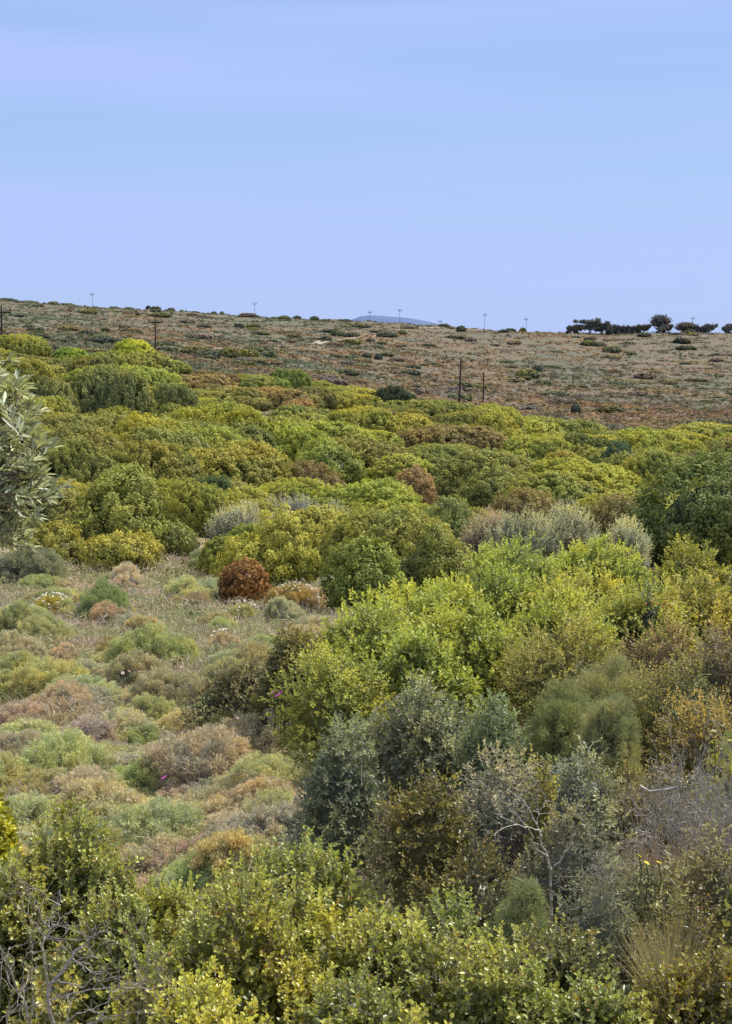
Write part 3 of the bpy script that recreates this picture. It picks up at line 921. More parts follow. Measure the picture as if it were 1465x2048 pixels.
# undergrowth between the bushes
def undergrowth():
    n = 60000
    Y = np.exp(R.uniform(math.log(36), math.log(185), n)); u = R.uniform(-.3, .3, n)
    X = u * Y; Z = ground(X, Y)
    s = R.uniform(.1, .3, n) * np.interp(Y, [36, 180], [.28, 1.6])
    mb = MB()
    P = np.stack([X, Y, Z + R.uniform(0, .25, n)], 1)
    A = unit(rsphere(R, n) + np.array([0, 0, .5]))
    mb.leaves(P, A, rsphere(R, n), s, s * .5, np.clip(R.normal(.45, .25, n), 0, 1), 'quad')
    o = obj('undergrowth', mb.mesh('undergrowth'), M['under']); o['kind'] = 'stuff'
    o['label'] = 'mixed green and brown undergrowth between the thicket bushes'; o['category'] = 'undergrowth'


M['under'] = scrub_mat('thicket_undergrowth', [(.3, (.10, .11, .04)), (.5, (.17, .15, .06)), (.65, (.20, .15, .08))], .3)
undergrowth()

# ================================================================== SILVER AND GREY BUSHES, mid distance
def silver(col, top, Y, w, color, label, seed, name='silver_bush'):
    top += 8; w *= 1.2
    x, g, h, rx = spot(col, top, Y, w)
    rg = np.random.default_rng(seed)
    t = thing(name, label, 'bush', (x, Y, g))
    fol, tw = leafy(rg, rx, rx * .9, h, 26, rx * .3, 900, 9, .22, .05, .018, 'lance', .8, .9, .004, low=-.3, wild=.5, fill=.5)
    obj('foliage', fol.mesh('foliage'), M['leafy'], t, color=color)
    obj('trunk', woody(rg, h * .8, rx, 4, .02, 2).mesh('trunk'), M['bark'], t)


silver(475, 1000, 44, 110, (.23, .245, .185), 'grey green shrub in front of the dark bush left of centre', 700)
silver(585, 978, 46, 130, (.21, .22, .19), 'bluish grey shrub behind the wide low yellow green bush', 701)
silver(660, 1005, 45, 90, (.2, .21, .165), 'small dull grey shrub between bluish grey shrub and central dome bush', 702)
silver(1040, 1003, 39, 130, SV, 'wide silver green shrub, left one of the three pale shrubs before the dark bush', 703)
silver(1140, 998, 39.5, 105, (.25, .27, .19), 'upright silver shrub, middle one of the three pale shrubs', 704)
silver(1252, 1030, 39, 82, (.25, .27, .195), 'small silver shrub at the foot of the very large dark bush', 705)
silver(985, 1012, 40, 110, (.2, .18, .145), 'pinkish grey shrub left of the wide silver green shrub', 706)

# ================================================================== THE LOW HEATH at left
M['heath'] = scrub_mat('heath_herbs', [(.26, (.28, .32, .19)), (.41, (.35, .39, .235)), (.47, (.46, .46, .26)), (.53, (.50, .435, .34)), (.59, (.50, .41, .375)), (.68, (.29, .33, .20))], .8,
                       [(0, (.55, .55, .55)), (1, (1.3, 1.28, 1.2))])


def heath():
    mb = MB()
    n = 260000
    Y = np.exp(R.uniform(math.log(9.5), math.log(42), n)); u = R.uniform(-.30, .26, n)
    X = u * Y; Z = ground(X, Y)
    hgt = .08 + .16 * np.clip(np.sin(X * 2.1 + 1.7 * np.sin(Y * 1.1)) * np.sin(Y * 1.6 + X), 0, 1) + .05 * np.sin(X * 5) * np.sin(Y * 4)
    P = np.stack([X, Y, Z + np.clip(hgt, .03, 1) * R.uniform(.2, 1.2, n)], 1)
    A = unit(rsphere(R, n) * .9 + np.array([0, 0, .8]))
    L = R.uniform(.05, .19, n)
    mb.leaves(P - A * L[:, None] * .5, A, rsphere(R, n), L, np.interp(Y, [10, 40], [.008, .028]), np.clip(R.normal(.5, .22, n), 0, 1), 'blade')
    o = obj('heath_grass', mb.mesh('heath_grass'), M['heath']); o['kind'] = 'stuff'
    o['label'] = 'pale green and pinkish dry heath growth covering the open ground'; o['category'] = 'ground cover'


heath()

CUSH = []
for i in range(7):
    rg = np.random.default_rng(800 + i)
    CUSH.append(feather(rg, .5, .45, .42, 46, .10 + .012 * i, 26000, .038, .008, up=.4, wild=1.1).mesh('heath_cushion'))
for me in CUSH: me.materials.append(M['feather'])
TWIGGY = []
for i in range(3):
    rg = np.random.default_rng(830 + i)
    mb = MB()
    for k_ in range(9):
        a = rg.random() * 6.28
        branching(rg, mb, (0, 0, -.02), (math.cos(a) * .9, math.sin(a) * .9, .8), .22, .009, 3, (2, 3), .8, .2, .25, 3, .72)
    TWIGGY.append(mb.mesh('stems'))
for me in TWIGGY: me.materials.append(M['twig'])


def cushion(col, top, Y, w, color, label, group=None, name='heath_cushion', twigs=False, hmul=1.0):
    color = tuple((a * .75 + b * .25) * 1.12 + .012 for a, b in zip(color, (.185, .20, .16)))
    Y = hit(col, top + .40 * w, 8, 60)[1]
    x, g, h, rx = spot(col, top, Y, w)
    h *= hmul
    me = random.choice(CUSH)
    if twigs:
        t = thing(name, label, 'shrub', (x, Y, g), group, random.random() * 6)
        t.scale = (rx / .5, rx / .5, h / .42)
        obj('foliage', me, None, t, color=color)
        obj('stems', random.choice(TWIGGY), None, t)
        return t
    o = obj(name, me, None, color=color)
    o.location = (x, Y, g - .03); o.scale = (rx / .5, rx / .5 * random.uniform(.85, 1.1), h / .40)
    o.rotation_euler = (0, 0, random.random() * 6)
    return tag(o, label, 'shrub', group)


PG, LG, PK, DGC, YGC, GBC = (.205, .225, .12), (.145, .175, .075), (.29, .215, .175), (.07, .115, .04), (.25, .245, .075), (.19, .215, .155)
field = [
    (215, 1172, 29.5, 165, DGC, 'dark green cushion shrub at the far side of the heath, beside white flowers', 0),
    (45, 1212, 26, 140, (.115, .13, .06), 'olive cushion shrub at the left edge of the heath', 0),
    (210, 1208, 24, 100, (.19, .145, .11), 'brown twiggy shrub in front of the dark green cushion', 1),
    (390, 1188, 28, 72, (.15, .12, .085), 'small brown twiggy shrub in the middle of the far heath', 1),
    (310, 1262, 21.5, 190, LG, 'wide mid green cushion shrub in the middle of the heath', 0),
    (270, 1312, 19, 170, (.15, .145, .095), 'brown green shrub dotted with pale pink flowers', 1),
    (35, 1312, 19, 140, (.15, .17, .075), 'green shrub with brown base at the left edge of the heath', 1),
    (560, 1197, 27, 120, (.17, .185, .14), 'grey green cushion beside the white and pink flowers', 0),
    (285, 1398, 16, 150, (.17, .185, .085), 'green rounded shrub on a dark stem left of the brown red dry shrub', 1),
    (400, 1368, 17, 130, (.145, .135, .08), 'olive shrub with purple brown shaded base', 1),
    (180, 1440, 15.5, 130, (.215, .185, .165), 'grey pink dry shrub left of the green rounded shrub', 1),
    (120, 1478, 13, 260, (.19, .225, .12), 'pale blue green low cushion at lower left of the heath', 0),
    (420, 1468, 13.6, 290, (.18, .16, .145), 'wide reddish brown dry shrub in the near heath', 1),
    (265, 1470, 14, 110, (.19, .20, .08), 'yellow green small cushion beside the bare soil', 0),
    (520, 1515, 12.3, 200, (.22, .245, .15), 'pale grey green cushion right of the reddish brown dry shrub', 0),
    (435, 1585, 10.6, 130, (.16, .195, .075), 'bright fluffy green cushion behind the leafy foreground shrubs', 0),
    (65, 1102, 36, 170, (.085, .10, .07), 'dark grey green shrub at the left edge where the heath meets the thicket', 0),
    (400, 1103, 35, 90, (.11, .145, .075), 'bluish green low shrub left of the rusty bush', 0),
    (250, 1132, 34, 110, (.24, .22, .195), 'pinkish mauve flowering cushion at the far edge of the heath', 0),
    (655, 1153, 27, 80, GBC, 'grey green cushion right below the shaded green bush', 0),
    (370, 1160, 31, 120, PG, 'pale green cushion below the rusty bush', 0),
    (600, 1175, 29, 110, (.22, .175, .14), 'reddish brown flowering cushion with white blossoms around', 0),
    (440, 1235, 22.5, 90, (.16, .20, .09), 'small green cushion right of the wide mid green one', 0),
    (300, 1520, 12.2, 200, (.18, .22, .095), 'mossy green cushion in front of the yellow green small cushion', 0),
    (190, 1560, 11, 160, (.22, .24, .13), 'pale sage cushion behind the left foreground shrub', 0),
    (70, 1255, 23, 90, (.23, .215, .18), 'pale mauve grey cushion in front of the olive cushion', 0),
    (130, 1290, 20.5, 100, (.225, .19, .155), 'grey mauve dry cushion at left centre of the heath', 1),
    (870, 1118, 24, 170, (.26, .205, .14), 'pale pink brown heath shrub between the green bushes and the bright bushes', 0),
]
for c, tp, Y, w, colr, lab, tg in field: cushion(c, tp, Y, w, colr, lab, twigs=bool(tg))
k_ = 0
fc = [('pale green', (.25, .26, .15)), ('pale green', (.23, .24, .15)), ('pinkish dry', (.225, .21, .21)), ('pinkish dry', (.205, .195, .185)), ('yellow green', (.22, .24, .11)), ('grey green', (.22, .22, .17)), ('grey green', (.24, .235, .19)), ('pale green', (.17, .185, .10))]
while k_ < 230:
    Y = math.exp(random.uniform(math.log(11), math.log(37)))
    c = random.uniform(-260, 700 if Y > 22 else 560)
    if Y > 30 and c > 480: continue
    x = (c - 732.5) / F * Y; g = float(ground(x, Y))
    nm, colr = random.choice(fc)
    colr = tuple(a * .6 + b * .4 for a, b in zip(colr, (.195, .205, .145)))
    rx = random.uniform(.2, .55); h = rx * random.uniform(.45, .85)
    o = obj('heath_cushion', random.choice(CUSH), None, color=tuple(v * random.uniform(.88, 1.1) for v in colr))
    o.location = (x, Y, g - .03); o.scale = (rx / .5, rx / .5, h / .42); o.rotation_euler = (0, 0, random.random() * 6)
    z = 'nearer half' if Y < 19 else 'farther half'
    tag(o, 'small low %s cushion among many in the %s of the heath' % (nm, z), 'shrub', 'small %s cushions in the %s of the heath' % (nm, z))
    k_ += 1

# ------------------------------------------------------------------ flowers
def petals(n, r, cup=.3, wide=.8):
    mb = MB()
    a = np.arange(n) * 2 * math.pi / n
    A = np.stack([np.cos(a), np.sin(a), np.full(n, cup)], 1)
    Nn = np.stack([-np.cos(a) * cup, -np.sin(a) * cup, np.ones(n)], 1)
    mb.leaves(np.zeros((n, 3)), A, Nn, r, r * wide, .5, 'oval', fold=.12)
    return mb.mesh('petals')


def disc(r):
    mb = MB(); mb.blob((0, 0, r * .4), (r, r, r * .6)); return mb.mesh('centre')


PET = {}
CEN = disc(.008)


def flower(name, col, row, Y, size, mat, label, group=None, n=5, stem=.28, low=0):
    if low:
        Y = hit(col, row + low * F / Y, 8, 60)[1]
    P = px(col, row, Y)
    g = float(ground(P[0], Y)); st = min(max(P[2] - g, .05), stem)
    t = thing(name, label, 'flower', (P[0], Y, P[2] - st), group)
    key = (mat, n)
    if key not in PET: PET[key] = petals(n, 1)
    hd = obj('petals', PET[key], M[mat], t); hd.scale = (size,) * 3; hd.location = (0, 0, st); hd.rotation_euler = (random.uniform(.3, .8), random.uniform(-.3, .3), random.random() * 6)
    ce = obj('centre', CEN, M['gold'], t); ce.location = (0, 0, st); ce.scale = (size / .035,) * 3
    mb = MB(); mb.sticks([[0, 0, 0], [.01, 0, st * .5]], [[.01, 0, st * .5], [0, 0, st]], .003, .002)
    obj('stem', mb.mesh('stem'), M['stem'], t)


flower('pink_flower', 560, 1390, 13.3, .042, 'magenta', 'larger magenta flower against the dark edge of the bright bushes')
flower('pink_flower', 548, 1386, 13.4, .03, 'magenta', 'paler magenta flower just left of the larger magenta flower')
flower('pink_flower', 330, 1556, 10.2, .03, 'magenta', 'single magenta flower standing above the low heath at left', low=.3)
for c, r, Y in [(475, 1436, 14.0), (460, 1440, 13.9), (447, 1450, 13.8)]:
    flower('pale_flower', c, r, Y, .02, 'blush', 'pale pink flower in a loose row of three above the reddish dry shrub', 'three pale pink flowers above the dry shrub', low=.3)
for c, r, Y in [(258, 1343, 18.2), (246, 1346, 18), (279, 1344, 18.2), (315, 1350, 18), (365, 1334, 18.5), (338, 1340, 18.3), (296, 1308, 18.7), (325, 1320, 18.7)]:
    flower('pale_flower', c, r, Y, .024, 'blush', 'pale pink flower on the brown green shrub in mid heath', 'pale pink flowers on the brown green shrub', low=.28)
flower('pale_flower', 50, 1446, 15, .022, 'blush', 'lone pale pink flower near the left edge of the heath', low=.25)
flower('pale_flower', 258, 1600, 9.6, .017, 'blush', 'lone pale pink flower right behind the left foreground shrub', low=.25)
for c, r, Y, lab in [(1279, 1713, 7.0, 'yellow flower, highest of three at lower right'), (1293, 1727, 6.95, 'yellow flower, lowest and middle one of three at lower right'), (1318, 1726, 7.0, 'yellow flower, right one of three at lower right'),
                     (1453, 1938, 5.2, 'yellow flower at the right edge above another'), (1461, 1960, 5.15, 'yellow flower at the right edge below another')]:
    flower('yellow_flower', c, r, Y, .013, 'yellow', lab, n=9, stem=.12)
flower('white_flower', 1428, 1463, 8.6, .015, 'white', 'white flower at the right edge above the dead silver shrub')

BLOS = petals(6, .017, .25, .7)


def blossom_bush(col, top, Y, w, color, n, label, mat='white', sz=1.0, spread=1.0):
    Y = hit(col, top + .4 * w, 8, 60)[1]
    x, g, h, rx = spot(col, top, Y, w)
    h = min(h, .6)
    t = thing('flowering_cushion', label, 'flowering shrub', (x, Y, g))
    f = obj('foliage', random.choice(CUSH), None, t, color=color); f.scale = (rx / .5, rx / .5 * .8, h / .42)
    for i in range(n):
        a = random.random() * 6.28; q = math.sqrt(random.random()) * .95
        zz = h * math.sqrt(max(0, 1 - q * q)) * 1.1 + .06
        b = obj('blossom', BLOS, M[mat], t); s = sz * random.uniform(.7, 1.3)
        b.location = (math.cos(a) * q * rx, math.sin(a) * q * rx * .8, max(zz, .08)); b.scale = (s, s, s)
        b.rotation_euler = (random.uniform(.2, .9), random.uniform(-.3, .3), random.random() * 6)


blossom_bush(105, 1196, 28, 95, (.22, .21, .06), 95, 'yellow green cushion thick with white daisies at the left of the heath')
blossom_bush(565, 1115, 33, 100, (.22, .24, .17), 95, 'pale cushion full of white blossoms right of the rusty brown bush')
blossom_bush(485, 1212, 25, 70, (.22, .23, .13), 40, 'small cushion with scattered white daisies in mid heath')
blossom_bush(590, 1176, 28.5, 120, (.20, .17, .08), 80, 'brownish cushion with white blossoms near the bright bushes')
BLOS2 = BLOS
blossom_bush(450, 1270, 20.8, 90, (.24, .22, .17), 14, 'mauve cushion with faint pink blossoms in mid heath', 'blush')
blossom_bush(930, 1098, 23.5, 60, (.17, .11, .05), 10, 'small brown cushion with white blossoms behind the bright bushes')
blossom_bush(880, 1128, 22.5, 80, (.26, .23, .15), 14, 'pale cushion with faint pink blossoms behind the bright bushes', 'blush')

# small pale stones
def rock(col, row, Y, s, label):
    P = px(col, row, Y); g = float(ground(P[0], Y))
    rg = np.random.default_rng(int(col)); mb = MB(); mb.blob((0, 0, s * .2), (s, s * .7, s * .5), n=9, m=6)
    V = np.concatenate(mb.V) + rg.normal(0, s * .07, (mb.n, 3)); mb.V = [V]
    o = obj('stone', mb.mesh('stone'), M['rock'], loc=(P[0], Y, g + .02)); tag(o, label, 'stone')


rock(200, 1500, 13.6, .16, 'larger pale stone on bare soil among the heath cushions')
rock(222, 1494, 13.9, .09, 'small pale stone right behind the larger pale stone')
rock(158, 690, 176, 1.0, 'white stone block on the upper left slope between the bushes')

# ================================================================== BRIGHT BUSHES at right, nearer shrubs
def bush(col, top, Y, w, color, label, seed, L=.042, W=.022, dens=1.0, mat='leafy', shape='oval', tl=.10, per=8, twig_r=.0012, name='leafy_bush', br=.36,
         wild=.4, up=.25, depth=1.0, tmat='bark', stems=5, fill=.35, spread=.9, group=None, low=-.2, zc=.45, domes=3, core=True):
    x, g, h, rx = spot(col, top, Y, w)
    rg = np.random.default_rng(seed)
    if mat == 'leafy' and max(color) < .2: color = tuple(v * 1.28 for v in color)
    h *= .91; rx *= .95
    ry = rx * depth
    area = 2 * math.pi * rx * max(ry, h * .6) * 1.2
    ntw = int(dens * area * .62 / (tl * tl * .16) / 1.6 * 1.7)
    ntw = min(ntw, 13000)
    t = thing(name, label, 'shrub', (x, Y, g), group)
    fol, tw = leafy(rg, rx, ry, h, int(30 + 14 * rx), br * min(rx, h, .75), ntw, per, tl, L, W, shape, spread, up, twig_r, low=low, zc=zc, wild=wild, fill=fill, domes=domes, core=core)
    obj('foliage', fol.mesh('foliage'), M[mat], t, color=color)
    wd = woody(rg, h * .85, rx, stems, .014, 3)
    if tw.n: wd.add(np.concatenate(tw.V), np.concatenate(tw.Q))
    obj('trunk', wd.mesh('trunk'), M[tmat], t)
    return t


B1, B2 = (.195, .23, .055), (.175, .215, .055)
bush(1040, 1062, 20.5, 310, B2, 'highest bright yellow green bush in the row at right of centre', 900, br=.34)
bush(1200, 1066, 22.5, 360, B1, 'bright yellow green bush right behind the highest bright bush', 901)
bush(1390, 1072, 23, 260, (.19, .205, .05), 'bright bush at the right edge in front of the very large dark bush', 902)
bush(900, 1150, 18, 380, B1, 'bright yellow green bush left of the highest bright bush', 903)
bush(1180, 1130, 18.5, 320, (.22, .235, .06), 'pale bright bush in front of the gap with the small blue green bush', 904)
bush(1400, 1140, 18, 260, (.205, .205, .06), 'yellowish bush at the right edge behind the orange tipped shrub', 905)
bush(740, 1172, 16, 360, B1, 'bright yellow green bush at the left end of the row', 906)
bush(950, 1192, 15.3, 400, (.195, .225, .045), 'bright bush in front row above the grey green wild olive', 907)
bush(1010, 1125, 18.8, 300, B2, 'low bright bush joining the highest bright bush to its left neighbour', 918)
bush(1120, 1180, 16.3, 320, B1, 'low bright bush in front of the highest bright bush', 919)
bush(1290, 1165, 17.2, 320, (.20, .22, .065), 'low pale bright bush around the small blue green bush', 920, depth=.7)
bush(840, 1235, 14.3, 320, B2, 'low bright bush right above the large wild olive bush', 921)
bush(590, 1215, 15.5, 190, (.10, .10, .045), 'dark brownish green bush at the left foot of the bright row', 908)
bush(1300, 1130, 17, 62, (.09, .12, .08), 'small blue green bush standing between pale bright bushes', 909, L=.03, W=.008, shape='lance', depth=1.2)
bush(1140, 1205, 14.3, 380, (.15, .155, .05), 'olive brown mixed shrub below the pale bright bush', 910, L=.028, W=.013)
bush(1330, 1212, 13.8, 270, (.165, .135, .065), 'orange tipped brownish shrub at right', 911, L=.026, W=.012)
bush(1440, 1215, 13.5, 190, (.14, .125, .07), 'grey brown twiggy shrub at the right edge', 912, L=.025, W=.011, tmat='twig')
bush(490, 1290, 17.0, 250, (.105, .105, .06), 'dark twiggy low shrub spreading left of the bright row', 913, L=.03, W=.015, tmat='twig', dens=.9, depth=.7)
bush(690, 1255, 13.6, 300, (.17, .185, .045), 'yellow green lower bush between the dark twiggy shrub and wild olive', 914, L=.03, W=.015)
bush(1370, 1290, 12, 320, (.135, .14, .055), 'brown green shrub at right above the dead silver shrub', 915, L=.024, W=.011)
bush(1420, 1350, 10.8, 280, (.165, .14, .05), 'orange green shrub at the right edge above the dead silver shrub', 916, L=.022, W=.011)

# orange flower tips of the shrub at right
t = thing('orange_bloom', 'orange flower heads topping the brownish shrub at right', 'flower', (0, 0, 0))
P = px(1305, 1208, 13.75); t.location = (P[0], P[1], P[2])
for i in range(12):
    mb = MB(); mb.blob((0, 0, 0), (.011, .011, .009), n=6, m=4)
    b = obj('blossom', mb.mesh('blossom'), M['orange'], t)
    b.location = (random.uniform(-.16, .14), random.uniform(-.1, .1), random.gauss(0, .02))

# wild olive, grey green, centre
GO = (.155, .17, .10)
bush(850, 1290, 11.2, 380, GO, 'large grey green fine leaved wild olive bush in the centre foreground', 930, L=.03, W=.012, shape='lance', tl=.11, per=11, wild=.5, up=.4, depth=.8, dens=1.0, tmat='twig', br=.26, name='wild_olive_bush')
bush(690, 1385, 10.4, 240, (.115, .14, .09), 'grey green wild olive bush leaning out left of the large one', 931, L=.029, W=.0115, shape='lance', tl=.11, per=11, wild=.5, depth=.8, tmat='twig', br=.26, name='wild_olive_bush')
bush(985, 1345, 10.8, 170, (.13, .165, .085), 'fresh grey green wild olive bush at the right flank of the large one', 932, L=.029, W=.0115, shape='lance', tl=.11, per=11, wild=.5, depth=.9, tmat='twig', br=.26, name='wild_olive_bush')
# feathery green shrubs
def fshrub(col, top, Y, w, color, label, seed, L=.08, n=15000, W=.004, up=.6):
    x, g, h, rx = spot(col, top, Y, w); rg = np.random.default_rng(seed)
    t = thing('feathery_shrub', label, 'shrub', (x, Y, g))
    mb = feather(rg, rx, rx * .9, h, 60, rx * .34, int(n * 1.8), L * .8, W, up=.4, wild=1.0)
    obj('foliage', mb.mesh('foliage'), M['feather'], t, color=color)
    obj('trunk', woody(rg, h * .7, rx, 4, .012, 2).mesh('trunk'), M['twig'], t)


fshrub(1225, 1318, 12.4, 300, (.145, .155, .085), 'feathery mid green shrub at right, higher one of two', 940)
fshrub(1125, 1362, 11.4, 240, (.125, .145, .075), 'feathery darker green shrub in front of the higher feathery one', 941)
bush(1330, 1500, 9.6, 300, (.14, .13, .07), 'brownish shrub filling in behind the dead silver shrub', 959, L=.022, W=.009, tl=.11)
bush(1430, 1610, 7.6, 220, (.135, .135, .07), 'dull brown green shrub at the right edge in front of the dead silver shrub', 961, L=.022, W=.009, tl=.1)
bush(1310, 1650, 7.3, 300, (.13, .14, .075), 'dull green low shrub under the reddish dry grass', 960, L=.024, W=.009, shape='lance', tl=.10, per=11, wild=.55, tmat='twig')
fshrub(1225, 1425, 10.6, 190, (.14, .155, .09), 'small blurred fresh green shrub just left above the dead silver shrub', 942)
# mixed shrubs lower right
bush(860, 1470, 8.9, 300, (.128, .13, .045), 'brown olive leafy shrub with deep shade beneath it in the lower centre', 950, L=.022, W=.011, tl=.11, per=10, mat='near', depth=.7)
bush(1010, 1470, 9.4, 300, (.155, .155, .115), 'grey brown fine leaved shrub in lower right centre', 951, L=.026, W=.009, shape='lance', tl=.10, per=11, wild=.55, tmat='twig')
bush(1180, 1455, 9.6, 300, (.15, .17, .115), 'grey green fine leaved shrub left of the dead silver shrub', 952, L=.026, W=.009, shape='lance', tl=.10, per=11, wild=.55, tmat='twig')
bush(1090, 1470, 9.0, 90, (.19, .18, .045), 'small yellow green shrub between the grey brown and grey green shrubs', 953, L=.022, W=.011, tl=.1)
bush(1150, 1560, 8.2, 330, (.13, .135, .085), 'dull olive grey shrub behind the bare forked branch', 954, L=.024, W=.009, shape='lance', tl=.10, per=11, wild=.55, tmat='twig')
bush(1230, 1655, 7.3, 340, (.135, .155, .095), 'grey green low shrub below the yellow flowers', 955, L=.022, W=.004, shape='lance', tl=.12, per=14, wild=.8, tmat='twig')
bush(950, 1610, 7.6, 300, (.105, .105, .035), 'shaded brown green shrub left of the bare forked branch', 956, L=.02, W=.011, tl=.11, mat='near')
bush(1400, 1700, 6.6, 300, (.12, .115, .04), 'dark olive shrub with small leaves at the lower right edge', 957, L=.018, W=.010, tl=.1, mat='near')
fshrub(1050, 1735, 7.2, 200, (.12, .15, .09), 'thin feathery shrub at the foot of the bare forked branch', 958, L=.07, n=7000, W=.003)

# dry reddish and straw grass tufts
def tuft(col, top, Y, w, color, label, n=900, L=.5, seed=1, W=.004):
    x, g, h, rx = spot(col, top, Y, w); rg = np.random.default_rng(seed)
    mb = MB()
    p = np.stack([rg.normal(0, rx * .45, n), rg.normal(0, rx * .45, n), np.full(n, h * .3)], 1)
    A = unit(np.stack([rg.normal(0, .45, n), rg.normal(0, .45, n), np.ones(n)], 1))
    tall = rg.random(n) < .12
    p[:, 2] = np.where(tall, 0, max(h - .42, 0))
    LL = np.where(tall, h, min(h, .42)) * rg.uniform(.5, 1.02, n)
    A[tall] = unit(A[tall] * .4 + np.array([0, 0, 1]))
    mb.leaves(p, A, rsphere(rg, n), LL, W, np.clip(rg.normal(.55, .2, n), 0, 1), 'blade')
    m = n // 2   # old matted blades filling the clump below
    q = np.stack([rg.normal(0, rx * .3, m), rg.normal(0, rx * .3, m), rg.uniform(0, max(h - .35, .05), m)], 1)
    mb.leaves(q, unit(rsphere(rg, m) * .7 + np.array([0, 0, 1])), rsphere(rg, m), .25, W, rg.uniform(0, .4, m), 'blade')
    o = obj('dry_grass_tuft', mb.mesh('dry_grass_tuft'), M['feather'], loc=(x, Y, g), color=color)
    tag(o, label, 'grass tuft')


tuft(1345, 1630, 7.8, 120, (.16, .125, .09), 'reddish brown dry grass tuft below the dead silver shrub', 450, seed=1)
tuft(1300, 1660, 7.5, 90, (.16, .125, .09), 'thinner rust brown grass tuft left of the reddish one', 500, seed=2)
tuft(1345, 1775, 6.4, 80, (.25, .23, .13), 'straw yellow grass tuft at the lower right', 700, seed=3, W=.0022)

# ------------------------------------------------------------------ dead silver shrub and bare branches
def dead(col, top, Y, w, label, seed, stems=14, depth=4, r=.008, L=.32, mat='dead', name='dead_shrub', angle=.75, wig=.25, up=.05, spread=1.0, kids=(2, 3), shrink=.7):
    x, g, h, rx = spot(col, top, Y, w); rg = np.random.default_rng(seed)
    mb = MB()
    for i in range(stems):
        a = rg.random() * 6.28; s = rg.random() ** .5
        branching(rg, mb, (math.cos(a) * .06, math.sin(a) * .06, -.05), (math.cos(a) * s * rx * spread, math.sin(a) * s * rx * spread, h * .8), h * L, r * rg.uniform(.7, 1.3), depth, kids, angle, wig, up, 4, shrink)
    V = np.concatenate(mb.V)
    # keep the twigs inside their outline
    f = h / max(V[:, 2].max(), .01); V[:, 2] *= f
    ex = np.percentile(np.abs(V[:, :2]), 97); V[:, :2] *= rx / ex
    mb.V = [V]
    t = thing(name, label, 'dead shrub', (x, Y, g))
    obj('branches', mb.mesh('branches'), M[mat], t)


dead(1365, 1415, 8.6, 300, 'tangled dead shrub of silver grey twigs at the right edge', 970, stems=30, depth=4, r=.0085, wig=.32, spread=1.3)
dead(1425, 1450, 8.2, 220, 'smaller dead pinkish grey twig shrub in front of the tangled one', 971, stems=24, depth=4, r=.007, wig=.3, spread=1.3)
dead(1190, 1640, 7.4, 150, 'low dead twig heap right of the bare forked branch', 972, stems=10, depth=3, r=.005)

# bare forked branch traced in its own upright plane
def bare_fork():
    Y = 7.0; mb = MB()
    base = px(1103, 1830, Y); g = float(ground(base[0], Y))
    t = thing('bare_branch', 'bare pale forked dead branch standing in lower right centre', 'dead branch', (base[0], Y, g))
    o = np.array([base[0], Y, g])
    def limb(pts, r0, r1, dy=0):
        q = np.array([px(c, rr, Y + d) for c, rr, d in pts]) - o
        s = np.linspace(0, len(q) - 1, (len(q) - 1) * 3 + 1); q = np.stack([np.interp(s, np.arange(len(q)), q[:, i]) for i in range(3)], 1)
        q[1:-1] += np.random.default_rng(len(pts)).normal(0, .004, q[1:-1].shape)
        rr = np.linspace(r0, r1, len(q)) * .48; mb.sticks(q[:-1], q[1:], rr[:-1], rr[1:])
    b = px(1103, 1830, Y)
    mb.sticks([np.array([0, 0, -.05])], [b - o], .008, .0065)
    limb([(1103, 1830, 0), (1103, 1740, 0), (1090, 1700, .02), (1080, 1660, .05), (1065, 1625, .05), (1045, 1600, .08), (1015, 1580, .1)], .011, .004)
    limb([(1103, 1745, 0), (1125, 1715, -.04), (1140, 1690, -.06), (1150, 1668, -.08)], .010, .008)
    limb([(1080, 1660, .05), (1055, 1655, 0), (1030, 1648, -.05), (1003, 1655, -.08), (990, 1672, -.1)], .006, .003)
    limb([(1030, 1648, -.05), (1005, 1632, -.02), (985, 1622, 0)], .004, .002)
    limb([(1075, 1650, .05), (1078, 1620, .08), (1072, 1585, .1), (1082, 1566, .12)], .005, .002)
    limb([(1066, 1622, .05), (1085, 1626, 0), (1105, 1624, -.03)], .004, .002)
    limb([(1078, 1620, .08), (1095, 1600, .12), (1115, 1608, .14)], .004, .002)
    limb([(1068, 1675, .05), (1045, 1640, .1), (1010, 1610, .14), (995, 1585, .16)], .005, .002)
    limb([(1100, 1720, 0), (1075, 1695, -.05), (1062, 1675, -.06)], .005, .003)
    limb([(1090, 1600, .1), (1080, 1570, .12), (1060, 1548, .14)], .003, .0015)
    obj('branches', mb.mesh('branches'), M['dead'], t)


bare_fork()
# horizontal dead stick lying over the dead shrub
t = thing('dead_stick', 'pale curved stick lying in front of the dead silver shrub', 'stick', tuple(px(1330, 1580, 8.1)))
mb = MB(); pp = np.array([px(c, r, 8.1) for c, r in [(1280, 1572), (1300, 1583), (1330, 1580), (1358, 1574)]]) - px(1330, 1580, 8.1)
mb.sticks(pp[:-1], pp[1:], .006, .005); obj('branches', mb.mesh('branches'), M['dead'], t)

# ================================================================== FOREGROUND LEAFY SHRUBS
FA, FB_, FC_ = (.19, .212, .055), (.17, .196, .056), (.225, .24, .055)


def front(col, top, Y, w, color, label, seed, L=.0185, W=.0138, depth=1.0, dens=1.0, **kw):
    w = w * 1.4
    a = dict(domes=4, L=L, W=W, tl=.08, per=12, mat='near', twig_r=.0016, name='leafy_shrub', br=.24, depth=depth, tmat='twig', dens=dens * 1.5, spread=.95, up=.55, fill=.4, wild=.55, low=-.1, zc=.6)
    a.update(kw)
    return bush(col, top, Y, w, color, label, seed, **a)


